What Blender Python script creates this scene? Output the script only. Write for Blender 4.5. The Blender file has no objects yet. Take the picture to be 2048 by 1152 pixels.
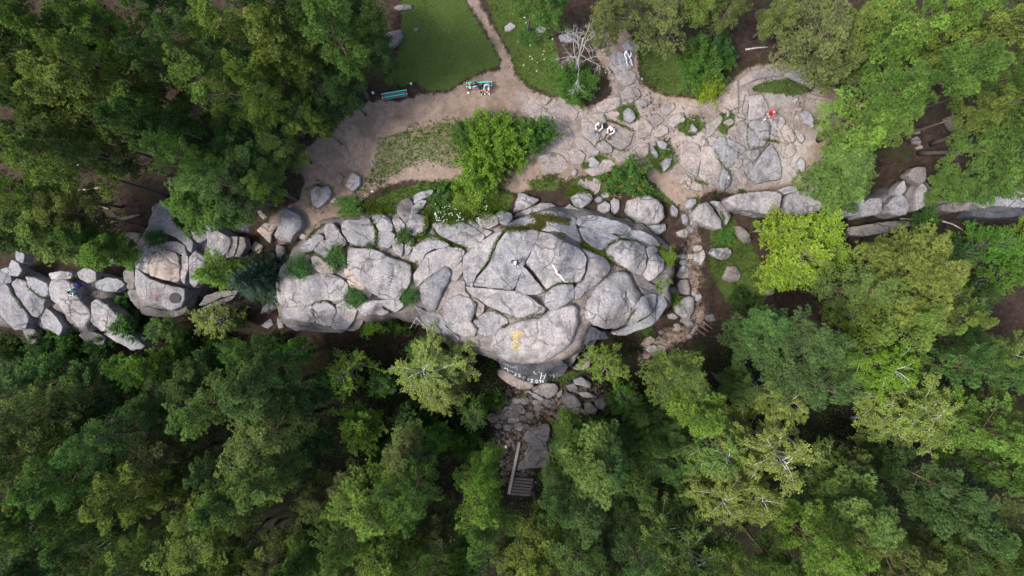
import bpy, math, random
import numpy as np
from mathutils import Vector, Matrix, geometry
from mathutils.bvhtree import BVHTree

# ------------------------------------------------------------------ camera, sky, sun, exposure
SC = bpy.context.scene
COL = SC.collection
H = 52.0                      # the drone hovers 52 m above the bench clearing (z = 0)
FPX = 24.0 / 36.0 * 2048.0
cd = bpy.data.cameras.new('camera'); cam = bpy.data.objects.new('camera', cd); COL.objects.link(cam)
cam.location = (0, 0, H); cam.rotation_euler = (0, 0, 0)
cd.lens = 24.0; cd.sensor_width = 36.0; cd.clip_start = 0.5; cd.clip_end = 2000
SC.camera = cam
SUN_EL, SUN_AZ = math.radians(58), math.radians(250)      # azimuth clockwise from +Y: light comes from the left, slightly below
w = bpy.data.worlds.new('World'); SC.world = w; w.use_nodes = True
nt = w.node_tree; nt.nodes.clear()
sky = nt.nodes.new('ShaderNodeTexSky'); sky.sky_type = 'NISHITA'; sky.sun_disc = False
sky.sun_elevation = SUN_EL; sky.sun_rotation = SUN_AZ; sky.dust_density = 4.0; sky.air_density = 1.0; sky.ozone_density = 0.6
bg = nt.nodes.new('ShaderNodeBackground'); bg.inputs[1].default_value = 0.112
wo = nt.nodes.new('ShaderNodeOutputWorld')
nt.links.new(sky.outputs[0], bg.inputs[0]); nt.links.new(bg.outputs[0], wo.inputs[0])
sl = bpy.data.lights.new('sun', 'SUN'); sl.energy = 1.5; sl.angle = math.radians(11); sl.color = (1.0, 0.965, 0.92)
so = bpy.data.objects.new('sun', sl); COL.objects.link(so)
sd = Vector((math.sin(SUN_AZ) * math.cos(SUN_EL), math.cos(SUN_AZ) * math.cos(SUN_EL), math.sin(SUN_EL)))
so.rotation_euler = sd.to_track_quat('Z', 'Y').to_euler()
SC.view_settings.view_transform = 'Standard'; SC.view_settings.look = 'None'
SC.view_settings.exposure = 1.38; SC.view_settings.gamma = 1.0; SC.view_settings.use_curve_mapping = False
SC.render.engine = 'CYCLES'
SC.cycles.max_bounces = 4; SC.cycles.diffuse_bounces = 2; SC.cycles.transmission_bounces = 3; SC.cycles.transparent_max_bounces = 4
SC.cycles.use_denoising = True

R = random.Random(7)
NR = np.random.default_rng(11)

# ------------------------------------------------------------------ small maths
def U(px, py, z=0.0):
    k = (H - z) / FPX
    return ((px - 1024.0) * k, (576.0 - py) * k, z)
def to_px(x, y, z):
    k = FPX / (H - z)
    return 1024 + x * k, 576 - y * k

def hash2(i, j, s):
    n = (i.astype(np.int64) * 374761393 + j.astype(np.int64) * 668265263 + s * 974711) & 0x7fffffff
    n = ((n ^ (n >> 13)) * 1274126177) & 0x7fffffff
    return ((n ^ (n >> 16)) & 0xffff) / 65535.0
def vnoise(x, y, s=0):
    xi = np.floor(x); yi = np.floor(y); fx = x - xi; fy = y - yi
    fx = fx * fx * (3 - 2 * fx); fy = fy * fy * (3 - 2 * fy)
    a = hash2(xi, yi, s); b = hash2(xi + 1, yi, s); c = hash2(xi, yi + 1, s); d = hash2(xi + 1, yi + 1, s)
    return (a + (b - a) * fx) * (1 - fy) + (c + (d - c) * fx) * fy
def fbm(x, y, s=0, o=4):
    x = np.asarray(x, float); y = np.asarray(y, float); v = 0; a = 0.5; t = 0
    for k in range(o):
        v = v + a * (vnoise(x * 2 ** k, y * 2 ** k, s + k * 17) - 0.5); t += a; a *= 0.5
    return v / t * 2          # about -1..1

def idw(P, ctrl, p=3.0):
    ctrl = np.asarray(ctrl, float); P = np.asarray(P, float)
    out = np.empty(len(P))
    for i in range(0, len(P), 40000):
        q = P[i:i + 40000]
        d2 = (q[:, None, 0] - ctrl[None, :, 0]) ** 2 + (q[:, None, 1] - ctrl[None, :, 1]) ** 2 + 1e-4
        ww = d2 ** (-p / 2)
        out[i:i + 40000] = (ww * ctrl[None, :, 2]).sum(1) / ww.sum(1)
    return out

def inside(P, poly):
    P = np.asarray(P, float); poly = np.asarray(poly, float)
    x, y = P[:, 0], P[:, 1]; r = np.zeros(len(P), bool); n = len(poly); j = n - 1
    for i in range(n):
        xi, yi = poly[i]; xj, yj = poly[j]
        c = ((yi > y) != (yj > y)) & (x < (xj - xi) * (y - yi) / (yj - yi + 1e-12) + xi)
        r ^= c; j = i
    return r
def dist_line(P, line, closed=True):
    P = np.asarray(P, float); A = np.asarray(line, float)
    B = np.roll(A, -1, 0) if closed else A[1:]
    if not closed: A = A[:-1]
    best = np.full(len(P), 1e9)
    for a, b in zip(A, B):
        ab = b - a; t = np.clip(((P - a) @ ab) / (ab @ ab + 1e-12), 0, 1)
        best = np.minimum(best, np.hypot(*(P - a - t[:, None] * ab).T))
    return best
def smooth_closed(poly, n):
    poly = np.asarray(poly, float); m = len(poly)
    d = np.hypot(*(np.roll(poly, -1, 0) - poly).T); tot = d.sum(); out = []
    for i in range(m):
        p0, p1, p2, p3 = poly[i - 1], poly[i], poly[(i + 1) % m], poly[(i + 2) % m]
        k = max(1, int(round(n * d[i] / tot)))
        for q in range(k):
            t = q / k; c = 0.5 * (2 * p1 + (p2 - p0) * t + (2 * p0 - 5 * p1 + 4 * p2 - p3) * t * t + (3 * p1 - p0 - 3 * p2 + p3) * t ** 3)
            l = p1 + (p2 - p1) * t
            out.append(0.2 * c + 0.8 * l)
    return np.array(out)

# ------------------------------------------------------------------ object helpers
def link(o, parent=None):
    COL.objects.link(o)
    if parent is not None: o.parent = parent
    return o
def mesh_obj(name, V, F, mat=None, parent=None, smooth=True, attr=None, loc=None):
    me = bpy.data.meshes.new(name)
    V = np.asarray(V, np.float32).reshape(-1, 3)
    if isinstance(F, np.ndarray):
        k = F.shape[1]; n = len(F)
        me.vertices.add(len(V)); me.vertices.foreach_set('co', V.ravel())
        me.loops.add(n * k); me.loops.foreach_set('vertex_index', F.astype(np.int32).ravel())
        me.polygons.add(n); me.polygons.foreach_set('loop_start', np.arange(0, n * k, k, dtype=np.int32))
        me.polygons.foreach_set('loop_total', np.full(n, k, np.int32))
        me.update(calc_edges=True)
    else:
        me.from_pydata(V.tolist(), [], F)
    if smooth: me.polygons.foreach_set('use_smooth', np.ones(len(me.polygons), bool))
    if attr:
        for an, (dom, val) in attr.items():
            a = me.attributes.new(an, 'FLOAT', dom); a.data.foreach_set('value', np.asarray(val, np.float32))
    if mat is not None: me.materials.append(mat)
    o = link(bpy.data.objects.new(name, me), parent)
    if loc is not None: o.location = loc
    return o
def empty(name, loc=(0, 0, 0)):
    o = link(bpy.data.objects.new(name, None)); o.location = loc; o.empty_display_size = 0.3
    return o
def tag(o, label=None, cat=None, group=None, kind=None):
    if label: o['label'] = label
    if cat: o['category'] = cat
    if group: o['group'] = group
    if kind: o['kind'] = kind
    return o

class MB:
    """collects vertices and faces of one mesh"""
    def __init__(s): s.v = []; s.f = []
    def add(s, V, F):
        b = len(s.v); s.v += [tuple(p) for p in V]; s.f += [tuple(i + b for i in f) for f in F]
    def box(s, c, d, rot=None, bev=0.0):
        x, y, z = (k / 2 for k in d); b = min(bev, x * .4, y * .4, z * .4)
        if b <= 0:
            V = [(i * x, j * y, k * z) for k in (-1, 1) for j in (-1, 1) for i in (-1, 1)]
            F = [(0, 2, 3, 1), (4, 5, 7, 6), (0, 1, 5, 4), (2, 6, 7, 3), (0, 4, 6, 2), (1, 3, 7, 5)]
        else:
            V = []; F = []
            lv = [(-z, -b), (-z + b, 0), (z - b, 0), (z, -b)]
            for (zz, ins) in lv:
                X, Y = x + ins, y + ins
                V += [(-X + b, -Y, zz), (X - b, -Y, zz), (X, -Y + b, zz), (X, Y - b, zz), (X - b, Y, zz), (-X + b, Y, zz), (-X, Y - b, zz), (-X, -Y + b, zz)]
            for l in range(3):
                for i in range(8):
                    a = l * 8 + i; c2 = l * 8 + (i + 1) % 8; F.append((a, c2, c2 + 8, a + 8))
            F.append(tuple(range(7, -1, -1))); F.append(tuple(range(24, 32)))
        m = rot or Matrix.Identity(3)
        s.add([tuple(m @ Vector(p) + Vector(c)) for p in V], F)
    def tube(s, pts, rad, n=6, cap=True):
        pts = [Vector(p) for p in pts]; rings = []
        for i, p in enumerate(pts):
            t = (pts[min(i + 1, len(pts) - 1)] - pts[max(i - 1, 0)])
            t = t.normalized() if t.length > 1e-9 else Vector((0, 0, 1))
            a = t.cross(Vector((0.31, 0.17, 0.93)))
            a = a.normalized() if a.length > 1e-3 else t.cross(Vector((1, 0, 0))).normalized()
            b = t.cross(a); r = rad[i] if hasattr(rad, '__len__') else rad
            rings.append([p + r * (math.cos(2 * math.pi * k / n) * a + math.sin(2 * math.pi * k / n) * b) for k in range(n)])
        V = [q for rg in rings for q in rg]; F = []
        for i in range(len(pts) - 1):
            for k in range(n):
                F.append((i * n + k, i * n + (k + 1) % n, (i + 1) * n + (k + 1) % n, (i + 1) * n + k))
        if cap: F.append(tuple(range(n - 1, -1, -1))); F.append(tuple((len(pts) - 1) * n + k for k in range(n)))
        s.add(V, F)
    def lathe(s, c, prof, n=16, sx=1, sy=1):
        V = []; F = []
        for (r, z) in prof:
            V += [(c[0] + sx * r * math.cos(2 * math.pi * k / n), c[1] + sy * r * math.sin(2 * math.pi * k / n), c[2] + z) for k in range(n)]
        for i in range(len(prof) - 1):
            for k in range(n): F.append((i * n + k, i * n + (k + 1) % n, (i + 1) * n + (k + 1) % n, (i + 1) * n + k))
        F.append(tuple(range(n - 1, -1, -1))); F.append(tuple((len(prof) - 1) * n + k for k in range(n)))
        s.add(V, F)
    def build(s, name, mat, parent=None, smooth=False, loc=None):
        return mesh_obj(name, s.v, s.f, mat, parent, smooth, loc=loc)

# ------------------------------------------------------------------ materials
def newmat(name):
    m = bpy.data.materials.new(name); m.use_nodes = True; t = m.node_tree; t.nodes.clear()
    out = t.nodes.new('ShaderNodeOutputMaterial'); b = t.nodes.new('ShaderNodeBsdfPrincipled')
    t.links.new(b.outputs[0], out.inputs[0]); return m, t, b, out
def nd(t, typ, **kw):
    n = t.nodes.new(typ)
    for k, v in kw.items(): setattr(n, k, v)
    return n
def noise(t, vec, scale, detail=4, rough=0.6):
    n = t.nodes.new('ShaderNodeTexNoise'); n.inputs['Scale'].default_value = scale; n.inputs['Detail'].default_value = detail
    n.inputs['Roughness'].default_value = rough; t.links.new(vec, n.inputs['Vector']); return n.outputs['Fac']
def ramp(t, fac, stops):
    r = t.nodes.new('ShaderNodeValToRGB'); e = r.color_ramp.elements
    while len(e) < len(stops): e.new(0.5)
    for i, (p, c) in enumerate(stops):
        e[i].position = p; e[i].color = (c, c, c, 1) if not hasattr(c, '__len__') else (*c, 1)
    t.links.new(fac, r.inputs[0]); return r.outputs[0]
def mix(t, fac, a, b, mode='MIX'):
    m = t.nodes.new('ShaderNodeMix'); m.data_type = 'RGBA'; m.blend_type = mode
    for s_, v in ((m.inputs[0], fac), (m.inputs[6], a), (m.inputs[7], b)):
        if isinstance(v, (int, float)): s_.default_value = v
        elif isinstance(v, tuple): s_.default_value = (*v, 1)
        else: t.links.new(v, s_)
    return m.outputs[2]
def math_(t, op, a, b=None, clamp=False):
    m = t.nodes.new('ShaderNodeMath'); m.operation = op; m.use_clamp = clamp
    for i, v in enumerate((a, b)):
        if v is None: continue
        if isinstance(v, (int, float)): m.inputs[i].default_value = v
        else: t.links.new(v, m.inputs[i])
    return m.outputs[0]
def bump(t, b, h, strength, dist):
    n = t.nodes.new('ShaderNodeBump'); n.inputs['Strength'].default_value = strength; n.inputs['Distance'].default_value = dist
    t.links.new(h, n.inputs['Height']); t.links.new(n.outputs[0], b.inputs['Normal'])
def attr(t, name):
    a = t.nodes.new('ShaderNodeAttribute'); a.attribute_name = name; return a.outputs['Fac']

def plain(name, col, rough=0.7, var=0.15, scale=30, metallic=0.0):
    m, t, b, o = newmat(name); g = nd(t, 'ShaderNodeTexCoord').outputs['Object']
    n = noise(t, g, scale, 3)
    c = mix(t, n, tuple(k * (1 - var) for k in col), tuple(min(1, k * (1 + var)) for k in col))
    t.links.new(c, b.inputs['Base Color']); b.inputs['Roughness'].default_value = rough; b.inputs['Metallic'].default_value = metallic
    return m

def rock_mat(name, base, stain=0.72, lichen=0.8, pink=0.5):
    m, t, b, o = newmat(name)
    g = nd(t, 'ShaderNodeNewGeometry').outputs['Position']
    n1 = noise(t, g, 0.35, 5, 0.6); n2 = noise(t, g, 1.6, 6, 0.65); n3 = noise(t, g, 7.0, 6, 0.7); n4 = noise(t, g, 26.0, 4, 0.7)
    gr = tuple(k * f for k, f in zip(base, (0.93, 0.98, 1.04)))
    pk = tuple(k * f for k, f in zip(base, (1.10, 0.99, 0.93)))
    c = mix(t, math_(t, 'MULTIPLY', ramp(t, n1, [(0.38, 0), (0.62, 1)]), pink), gr, pk)
    c = mix(t, ramp(t, n2, [(0.36, 0.85), (0.56, 0)]), c, tuple(k * 0.60 for k in base))
    c = mix(t, math_(t, 'MULTIPLY', ramp(t, n3, [(0.50, 0), (0.64, 1)]), 0.7), c, tuple(min(1, k * 1.35) for k in base))
    c = mix(t, math_(t, 'MULTIPLY', ramp(t, n3, [(0.34, 1), (0.47, 0)]), 0.6), c, tuple(k * 0.42 for k in base))
    n0 = noise(t, g, 0.22, 7, 0.62)
    c = mix(t, 1.0, c, ramp(t, n0, [(0.36, (0.76, 0.76, 0.78)), (0.5, (0.95, 0.94, 0.93)), (0.64, (1.12, 1.09, 1.06))]), 'MULTIPLY')
    mp = nd(t, 'ShaderNodeMapping'); mp.inputs['Scale'].default_value = (2.6, 0.5, 0.5); t.links.new(g, mp.inputs[0])
    ns = noise(t, mp.outputs[0], 0.8, 6, 0.65)
    c = mix(t, math_(t, 'MULTIPLY', ramp(t, ns, [(0.54, 0), (0.66, 1)]), stain * .7), c, (0.11, 0.108, 0.112))
    # dark crust and lichen with a shape of their own
    n5 = noise(t, g, 0.9, 8, 0.72)
    c = mix(t, math_(t, 'MULTIPLY', ramp(t, n5, [(0.53, 0), (0.63, 1)]), stain), c, (0.09, 0.09, 0.095))
    n6 = noise(t, g, 3.1, 8, 0.75)
    c = mix(t, math_(t, 'MULTIPLY', ramp(t, n6, [(0.60, 0), (0.66, 1)]), lichen), c, (0.34, 0.345, 0.31))
    c = mix(t, 0.4, c, mix(t, n4, (0.35, 0.35, 0.35), (0.75, 0.75, 0.75)), 'OVERLAY')
    oi = nd(t, 'ShaderNodeObjectInfo').outputs['Random']
    c = mix(t, 0.8, c, mix(t, oi, (0.82, 0.83, 0.86), (1.12, 1.08, 1.04)), 'MULTIPLY')
    b.inputs['Roughness'].default_value = 0.92; b.inputs['Specular IOR Level'].default_value = 0.2
    # fine weathering relief, with thin joints
    vo = nd(t, 'ShaderNodeTexVoronoi', feature='DISTANCE_TO_EDGE'); vo.inputs['Scale'].default_value = 0.42
    dv = nd(t, 'ShaderNodeVectorMath', operation='ADD'); t.links.new(g, dv.inputs[0])
    nz = nd(t, 'ShaderNodeTexNoise'); nz.inputs['Scale'].default_value = 0.9; nz.inputs['Detail'].default_value = 5
    t.links.new(g, nz.inputs['Vector']); t.links.new(nz.outputs['Color'], dv.inputs[1]); t.links.new(dv.outputs[0], vo.inputs['Vector'])
    cr = ramp(t, vo.outputs['Distance'], [(0.0, 0.0), (0.026, 1.0)])
    crm = ramp(t, noise(t, g, 0.5, 2), [(0.44, 0.0), (0.52, 1.0)])
    cr = math_(t, 'MAXIMUM', cr, crm)
    h = math_(t, 'ADD', math_(t, 'MULTIPLY', n2, 1.0), math_(t, 'ADD', math_(t, 'MULTIPLY', n3, 0.5), math_(t, 'MULTIPLY', n4, 0.08)))
    h = math_(t, 'ADD', h, math_(t, 'MULTIPLY', cr, 0.35))
    c = mix(t, math_(t, 'SUBTRACT', 1.0, cr), c, tuple(k * .33 for k in base))     # soil caught in the joints
    t.links.new(c, b.inputs['Base Color'])
    bump(t, b, h, 0.75, 0.14)
    return m
M_ROCK = rock_mat('granite', (0.288, 0.278, 0.282))
M_ROCKG = rock_mat('grey_granite', (0.270, 0.266, 0.272), 0.45, 0.5, 0.25)
M_ROCKP = rock_mat('trodden_granite', (0.285, 0.256, 0.240), 0.15, 0.2, 0.9)
M_ROCKD = rock_mat('dark_granite', (0.190, 0.174, 0.168), 0.5, 0.3, 0.4)
M_CORE = rock_mat('crevice_granite', (0.185, 0.170, 0.160), 0.3, 0.1, 0.8)
M_STAIN = rock_mat('water_stained_granite', (0.082, 0.087, 0.100), 0.3, 0.08, 0.1)

def leaf_mat(name, trans=0.35, spread=0.45, rough=0.55):
    m = bpy.data.materials.new(name); m.use_nodes = True; t = m.node_tree; t.nodes.clear()
    out = t.nodes.new('ShaderNodeOutputMaterial')
    oc = nd(t, 'ShaderNodeObjectInfo').outputs['Color']; ti = attr(t, 'tint')
    lo, hi = 1 - spread, 1 + spread
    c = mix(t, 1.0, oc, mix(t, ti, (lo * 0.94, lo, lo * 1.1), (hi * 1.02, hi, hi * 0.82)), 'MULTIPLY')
    p = t.nodes.new('ShaderNodeBsdfPrincipled'); p.inputs['Roughness'].default_value = rough; p.inputs['Specular IOR Level'].default_value = 0.25
    tr = t.nodes.new('ShaderNodeBsdfTranslucent'); ms = t.nodes.new('ShaderNodeMixShader'); ms.inputs[0].default_value = trans
    t.links.new(c, p.inputs['Base Color']); t.links.new(mix(t, 1.0, c, (1.15, 1.2, 0.6), 'MULTIPLY'), tr.inputs['Color'])
    t.links.new(p.outputs[0], ms.inputs[1]); t.links.new(tr.outputs[0], ms.inputs[2]); t.links.new(ms.outputs[0], out.inputs[0])
    return m
M_NEEDLE = leaf_mat('pine_needles', 0.22, 0.62)
M_LEAF = leaf_mat('leaves', 0.38, 0.4)
M_GRASS = leaf_mat('grass_blades', 0.3, 0.45)

def bark_mat(name, lo, hi, sc=6.0):
    m, t, b, o = newmat(name); g = nd(t, 'ShaderNodeTexCoord').outputs['Object']
    n = noise(t, g, sc, 5, 0.7); c = ramp(t, n, [(0.35, lo), (0.62, hi)])
    t.links.new(c, b.inputs['Base Color']); b.inputs['Roughness'].default_value = 0.9; bump(t, b, n, 0.6, 0.03); return m
def pine_bark():
    m, t, b, o = newmat('pine_bark'); tc = nd(t, 'ShaderNodeTexCoord').outputs['Object']
    s = nd(t, 'ShaderNodeSeparateXYZ'); t.links.new(tc, s.inputs[0])
    n = noise(t, tc, 7, 5, 0.7)
    lowc = ramp(t, n, [(0.35, (0.045, 0.035, 0.03)), (0.62, (0.15, 0.115, 0.095))])
    upc = ramp(t, n, [(0.35, (0.16, 0.085, 0.05)), (0.62, (0.33, 0.19, 0.115))])
    k = math_(t, 'ADD', math_(t, 'MULTIPLY', s.outputs[2], 0.25), math_(t, 'MULTIPLY', n, 0.6))
    c = mix(t, ramp(t, k, [(0.0, 0), (1.0, 1)]), lowc, upc)
    mr = t.nodes.new('ShaderNodeMapRange'); mr.inputs[1].default_value = 1.4; mr.inputs[2].default_value = 2.0; t.links.new(k, mr.inputs[0])
    t.links.new(mix(t, mr.outputs[0], lowc, upc), b.inputs['Base Color']); b.inputs['Roughness'].default_value = 0.9; bump(t, b, n, 0.6, 0.04)
    return m
M_PBARK = pine_bark()
M_LIMB = bark_mat('pine_limb_bark', (0.07, 0.05, 0.04), (0.17, 0.125, 0.095))
M_BIRCH = bark_mat('birch_bark', (0.26, 0.24, 0.23), (0.66, 0.64, 0.62), 4)
M_GREYB = bark_mat('grey_bark', (0.13, 0.115, 0.10), (0.30, 0.27, 0.24))
M_DEAD = bark_mat('bleached_dead_wood', (0.24, 0.22, 0.215), (0.46, 0.44, 0.43))
M_ROOT = bark_mat('root_bark', (0.09, 0.065, 0.055), (0.24, 0.18, 0.155))

# ------------------------------------------------------------------ the lie of the land
def ctrl_world(L): return np.array([U(a, b, c) for a, b, c in L])
GC = ctrl_world([(600,100,0),(900,100,.3),(1200,100,1.0),(1500,80,1),(1900,80,.5),(2048,200,-.5),(1000,180,0),(700,300,-.3),(1100,250,0),(1450,250,0),
 (1650,300,-.2),(1850,250,-1),(1950,360,-1.4),(600,420,-.6),(700,390,-.4),(900,370,-.2),(1080,380,-.2),(1250,400,-.4),(1380,380,-.5),(300,400,-1),(100,300,-1),
 (100,100,-.5),(350,150,-.5),(0,400,-1.2),(-300,100,-1),(-300,450,-1.5),(2350,100,0),(2350,380,-1.8),(1000,-300,1),(300,-300,0),(1700,-300,1),
 (1400,500,-2),(1380,600,-3.2),(1330,690,-4.3),(1250,740,-4.8),(1080,790,-5),(1000,880,-5.6),(1030,980,-6.6),(1050,1100,-7.5),(1460,600,-3.8),(1510,520,-3.2),
 (1600,480,-4.4),(1750,480,-4.8),(1900,480,-5),(2040,470,-5),(800,720,-5),(600,720,-4.5),(565,640,-3.4),(545,500,-1.2),(450,720,-4.5),(250,740,-4.5),(50,720,-4),
 (470,600,-2.6),(100,900,-6),(400,950,-7),(700,950,-7),(1300,900,-6.5),(1600,800,-6.5),(1900,800,-6.5),(100,1100,-8),(600,1100,-8),(1100,1200,-8),(1600,1100,-8),
 (2000,1100,-8),(1480,450,-2.2),(1700,455,-3.6),(1850,455,-4),(-300,800,-5.5),(-300,1100,-7.5),(2350,500,-5),(2350,900,-7),(300,1500,-9),(1000,1500,-9),(1800,1500,-9),
 (200,660,-2.5),(60,660,-2.2),(400,640,-2.8),(950,720,-4.6),(1180,730,-4.4),(1230,690,-3.6),(1330,620,-2.6),(1350,480,-1.2)])
def G(x, y):
    x = np.atleast_1d(np.asarray(x, float)); y = np.atleast_1d(np.asarray(y, float))
    return idw(np.stack([x, y], 1), GC, 3.2) + 0.22 * fbm(x * .22, y * .22, 3, 3) + 0.05 * fbm(x * 1.4, y * 1.4, 5, 3)
MC = ctrl_world([(1060,520,4.3),(1110,500,4.2),(1000,540,4.0),(940,560,3.2),(1080,440,2.7),(1000,470,3.4),(900,600,2.2),(870,560,2.2),(850,500,1.8),(1180,540,3.3),
 (1130,590,3.4),(1060,620,3.2),(950,640,2.1),(920,670,1.4),(1080,660,2.8),(1060,700,2.0),(1060,725,.9),(1140,640,2.6),(1220,600,2.8),(1280,620,2.0),(1320,600,.9),
 (1250,660,.6),(1250,510,2.2),(1300,530,1.4),(1330,500,.4),(1200,450,1.6),(1280,460,1.0),(1150,400,.8),(1050,410,1.2),(950,430,1.2),(880,400,.8),(820,440,1.4),
 (760,450,1.5),(650,470,.8),(600,500,.5),(620,570,1.8),(590,600,1.3),(570,620,.4),(640,620,1.2),(640,650,.2),(760,540,2.2),(720,500,1.8),(720,560,2.2),(740,610,1.6),
 (760,630,.6),(680,590,1.7),(800,600,1.6),(850,650,.2),(900,690,-.6),(820,400,.4),(750,410,.5),(690,650,.2),
 (330,440,1.0),(380,480,1.0),(430,480,.6),(320,530,1.6),(300,590,1.2),(340,610,.8),(340,632,-.8),(390,540,1.2),(30,560,.2),(50,590,.6),(130,600,1.0),(220,640,.6),
 (160,640,.6),(180,560,.6),(90,650,-.4),(470,500,.2),(60,650,-.2),(190,670,-.6),(0,600,.3),
 (1540,405,0),(1600,410,.1),(1700,410,0),(1820,410,-.3),(1950,400,-.8),(2040,380,-.5),(1420,430,.3),(2100,380,-.5)])
def M(x, y):
    x = np.atleast_1d(np.asarray(x, float)); y = np.atleast_1d(np.asarray(y, float))
    return idw(np.stack([x, y], 1), MC, 3.0)
def unproject(pts, zf, dz=0.0):
    """pixels of the photograph -> points on the surface zf"""
    pts = np.asarray(pts, float); z = np.zeros(len(pts))
    for _ in range(7):
        k = (H - z) / FPX; x = (pts[:, 0] - 1024) * k; y = (576 - pts[:, 1]) * k; z = zf(x, y) + dz
    return x, y, z
def gpt(px, py):
    x, y, z = unproject([(px, py)], G); return x[0], y[0], z[0]

# regions of bare earth and of grass (pixels, at ground level)
SAND = [(590,330),(620,290),(680,250),(700,215),(760,200),(800,205),(840,190),(900,185),(930,165),(960,150),(1000,140),(1004,118),(962,42),(935,0),(925,-60),(945,-60),(955,0),
 (982,50),(1018,112),(1032,150),(1060,180),(1110,200),(1180,215),(1225,190),(1215,140),(1190,110),(1200,60),(1250,50),(1275,110),(1280,170),(1330,193),(1430,200),(1465,160),
 (1500,135),(1560,125),(1620,132),(1690,180),(1690,230),(1650,300),(1630,370),(1560,380),(1480,388),(1425,380),(1385,405),(1345,410),(1292,350),(1260,330),(1200,340),(1140,360),(1080,372),(1040,385),(990,375),
 (930,372),(880,365),(820,358),(760,372),(720,402),(680,432),(640,445),(600,475),(560,490),(535,440),(560,420),(600,400),(610,360)]
SAND2 = [(985,770),(1060,765),(1120,750),(1200,760),(1230,800),(1190,840),(1100,850),(1075,900),(1070,990),(1020,1010),(985,930),(975,850)]
GULLY = [(1350,405),(1390,402),(1404,450),(1412,520),(1402,600),(1428,640),(1385,680),(1285,735),(1270,705),(1330,652),(1368,640),(1358,560),(1366,460)]
SAND3 = [(1830,180),(1960,170),(1990,230),(1960,300),(1880,340),(1830,330)]
GRASS = [  # polygon, cover, colour, blade height
 ([(802,-40),(930,-40),(935,5),(962,52),(998,110),(1003,130),(962,146),(930,160),(897,184),(852,182),(832,166),(805,176),(770,170),(770,150),(792,130),(800,60)], .80, (0.066,0.150,0.018), 0.08),
 ([(960,-40),(1090,-40),(1105,60),(1120,120),(1140,180),(1175,212),(1120,200),(1062,172),(1035,148),(1018,100),(988,50)], .85, (0.075,0.13,0.022), 0.16),
 ([(750,272),(800,262),(870,242),(940,236),(1080,225),(1090,260),(1000,380),(940,345),(900,340),(850,322),(800,345),(760,360),(730,362),(745,320)], .57, (0.080,0.135,0.022), 0.12),
 ([(745,402),(775,385),(840,364),(900,362),(1000,382),(1030,392),(1012,430),(955,440),(880,442),(835,444),(820,400),(785,415)], .9, (0.07,0.13,0.02), 0.20),
 ([(1270,60),(1340,90),(1440,180),(1400,196),(1320,190),(1282,150)], .7, (0.075,0.10,0.025), 0.16),
 ([(1495,178),(1530,160),(1580,152),(1640,182),(1600,192),(1520,186)], .8, (0.075,0.105,0.03), 0.10),
 ([(1225,218),(1245,208),(1270,205),(1284,235),(1262,248),(1235,240)], .9, (0.06,0.11,0.02), 0.12),
 ([(1355,242),(1400,232),(1412,255),(1382,275),(1356,262)], .9, (0.06,0.11,0.02), 0.12),
 ([(1300,302),(1320,278),(1338,280),(1350,310),(1350,336),(1322,350),(1303,330),(1290,310)], .9, (0.06,0.11,0.02), 0.14),
 ([(1160,330),(1200,306),(1225,318),(1180,338),(1165,342)], .9, (0.07,0.12,0.02), 0.12),
 ([(1208,246),(1222,242),(1270,262),(1264,266),(1215,252)], .9, (0.06,0.10,0.02), 0.10),
 ([(1420,460),(1465,430),(1500,480),(1540,560),(1525,625),(1450,602),(1418,540)], .85, (0.065,0.11,0.02), 0.18),
 ([(1285,350),(1345,400),(1365,425),(1330,405),(1285,402)], .9, (0.055,0.11,0.018), 0.16),
 ([(1435,230),(1455,215),(1475,225),(1470,260),(1450,275),(1432,262)], .75, (0.07,0.11,0.025), 0.08),
 ([(1140,360),(1190,350),(1210,366),(1170,385),(1140,392)], .9, (0.06,0.12,0.02), 0.14),
 ([(1050,362),(1095,352),(1125,366),(1110,385),(1060,384)], .7, (0.06,0.11,0.02), 0.14),
 ([(1370,395),(1400,390),(1405,410),(1385,430),(1372,420)], .8, (0.06,0.11,0.02), 0.12),
 ([(1030,760),(1100,752),(1170,735),(1180,742),(1110,775),(1035,778)], .7, (0.06,0.13,0.02), 0.25),
 ([(700,375),(740,362),(760,372),(730,392),(712,398)], .5, (0.07,0.10,0.02), 0.1),
 ([(600,372),(640,360),(668,372),(668,410),(640,425),(612,415)], .5, (0.06,0.09,0.02), 0.1),
]
def graded(lo, hi, step, far, k=1.16):
    core = list(np.arange(lo, hi + step / 2, step)); s = step; a = [lo]; b = [core[-1]]
    while a[-1] > -far: s *= k; a.append(a[-1] - s)
    s = step
    while b[-1] < far: s *= k; b.append(b[-1] + s)
    return np.array(a[:0:-1] + core + b[1:])
gx = graded(-47, 47, 0.22, 420); gy = graded(-29, 25, 0.22, 420)
X, Y = np.meshgrid(gx, gy); fx, fy = X.ravel(), Y.ravel()
Zt = G(fx, fy)
tp = np.stack(to_px(fx, fy, Zt), 1)
def mask(poly, blur):
    poly = np.array(poly, float); b = 30; sel = (tp[:, 0] > poly[:, 0].min() - b) & (tp[:, 0] < poly[:, 0].max() + b) & (tp[:, 1] > poly[:, 1].min() - b) & (tp[:, 1] < poly[:, 1].max() + b)
    out = np.zeros(len(tp)); q = tp[sel]
    if len(q):
        s = np.where(inside(q, poly), 1, -1) * dist_line(q, poly); out[sel] = np.clip(0.5 + s / (2 * blur), 0, 1)
    return out
a_sand = np.maximum(mask(SAND, 9), np.maximum(np.maximum(mask(SAND2, 16) * .42, mask(GULLY, 14) * .52), mask(SAND3, 20) * .15))
a_grass = np.zeros(len(tp))
for poly, cov, c, hgt in GRASS: a_grass = np.maximum(a_grass, mask(poly, 6) * cov)
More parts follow.
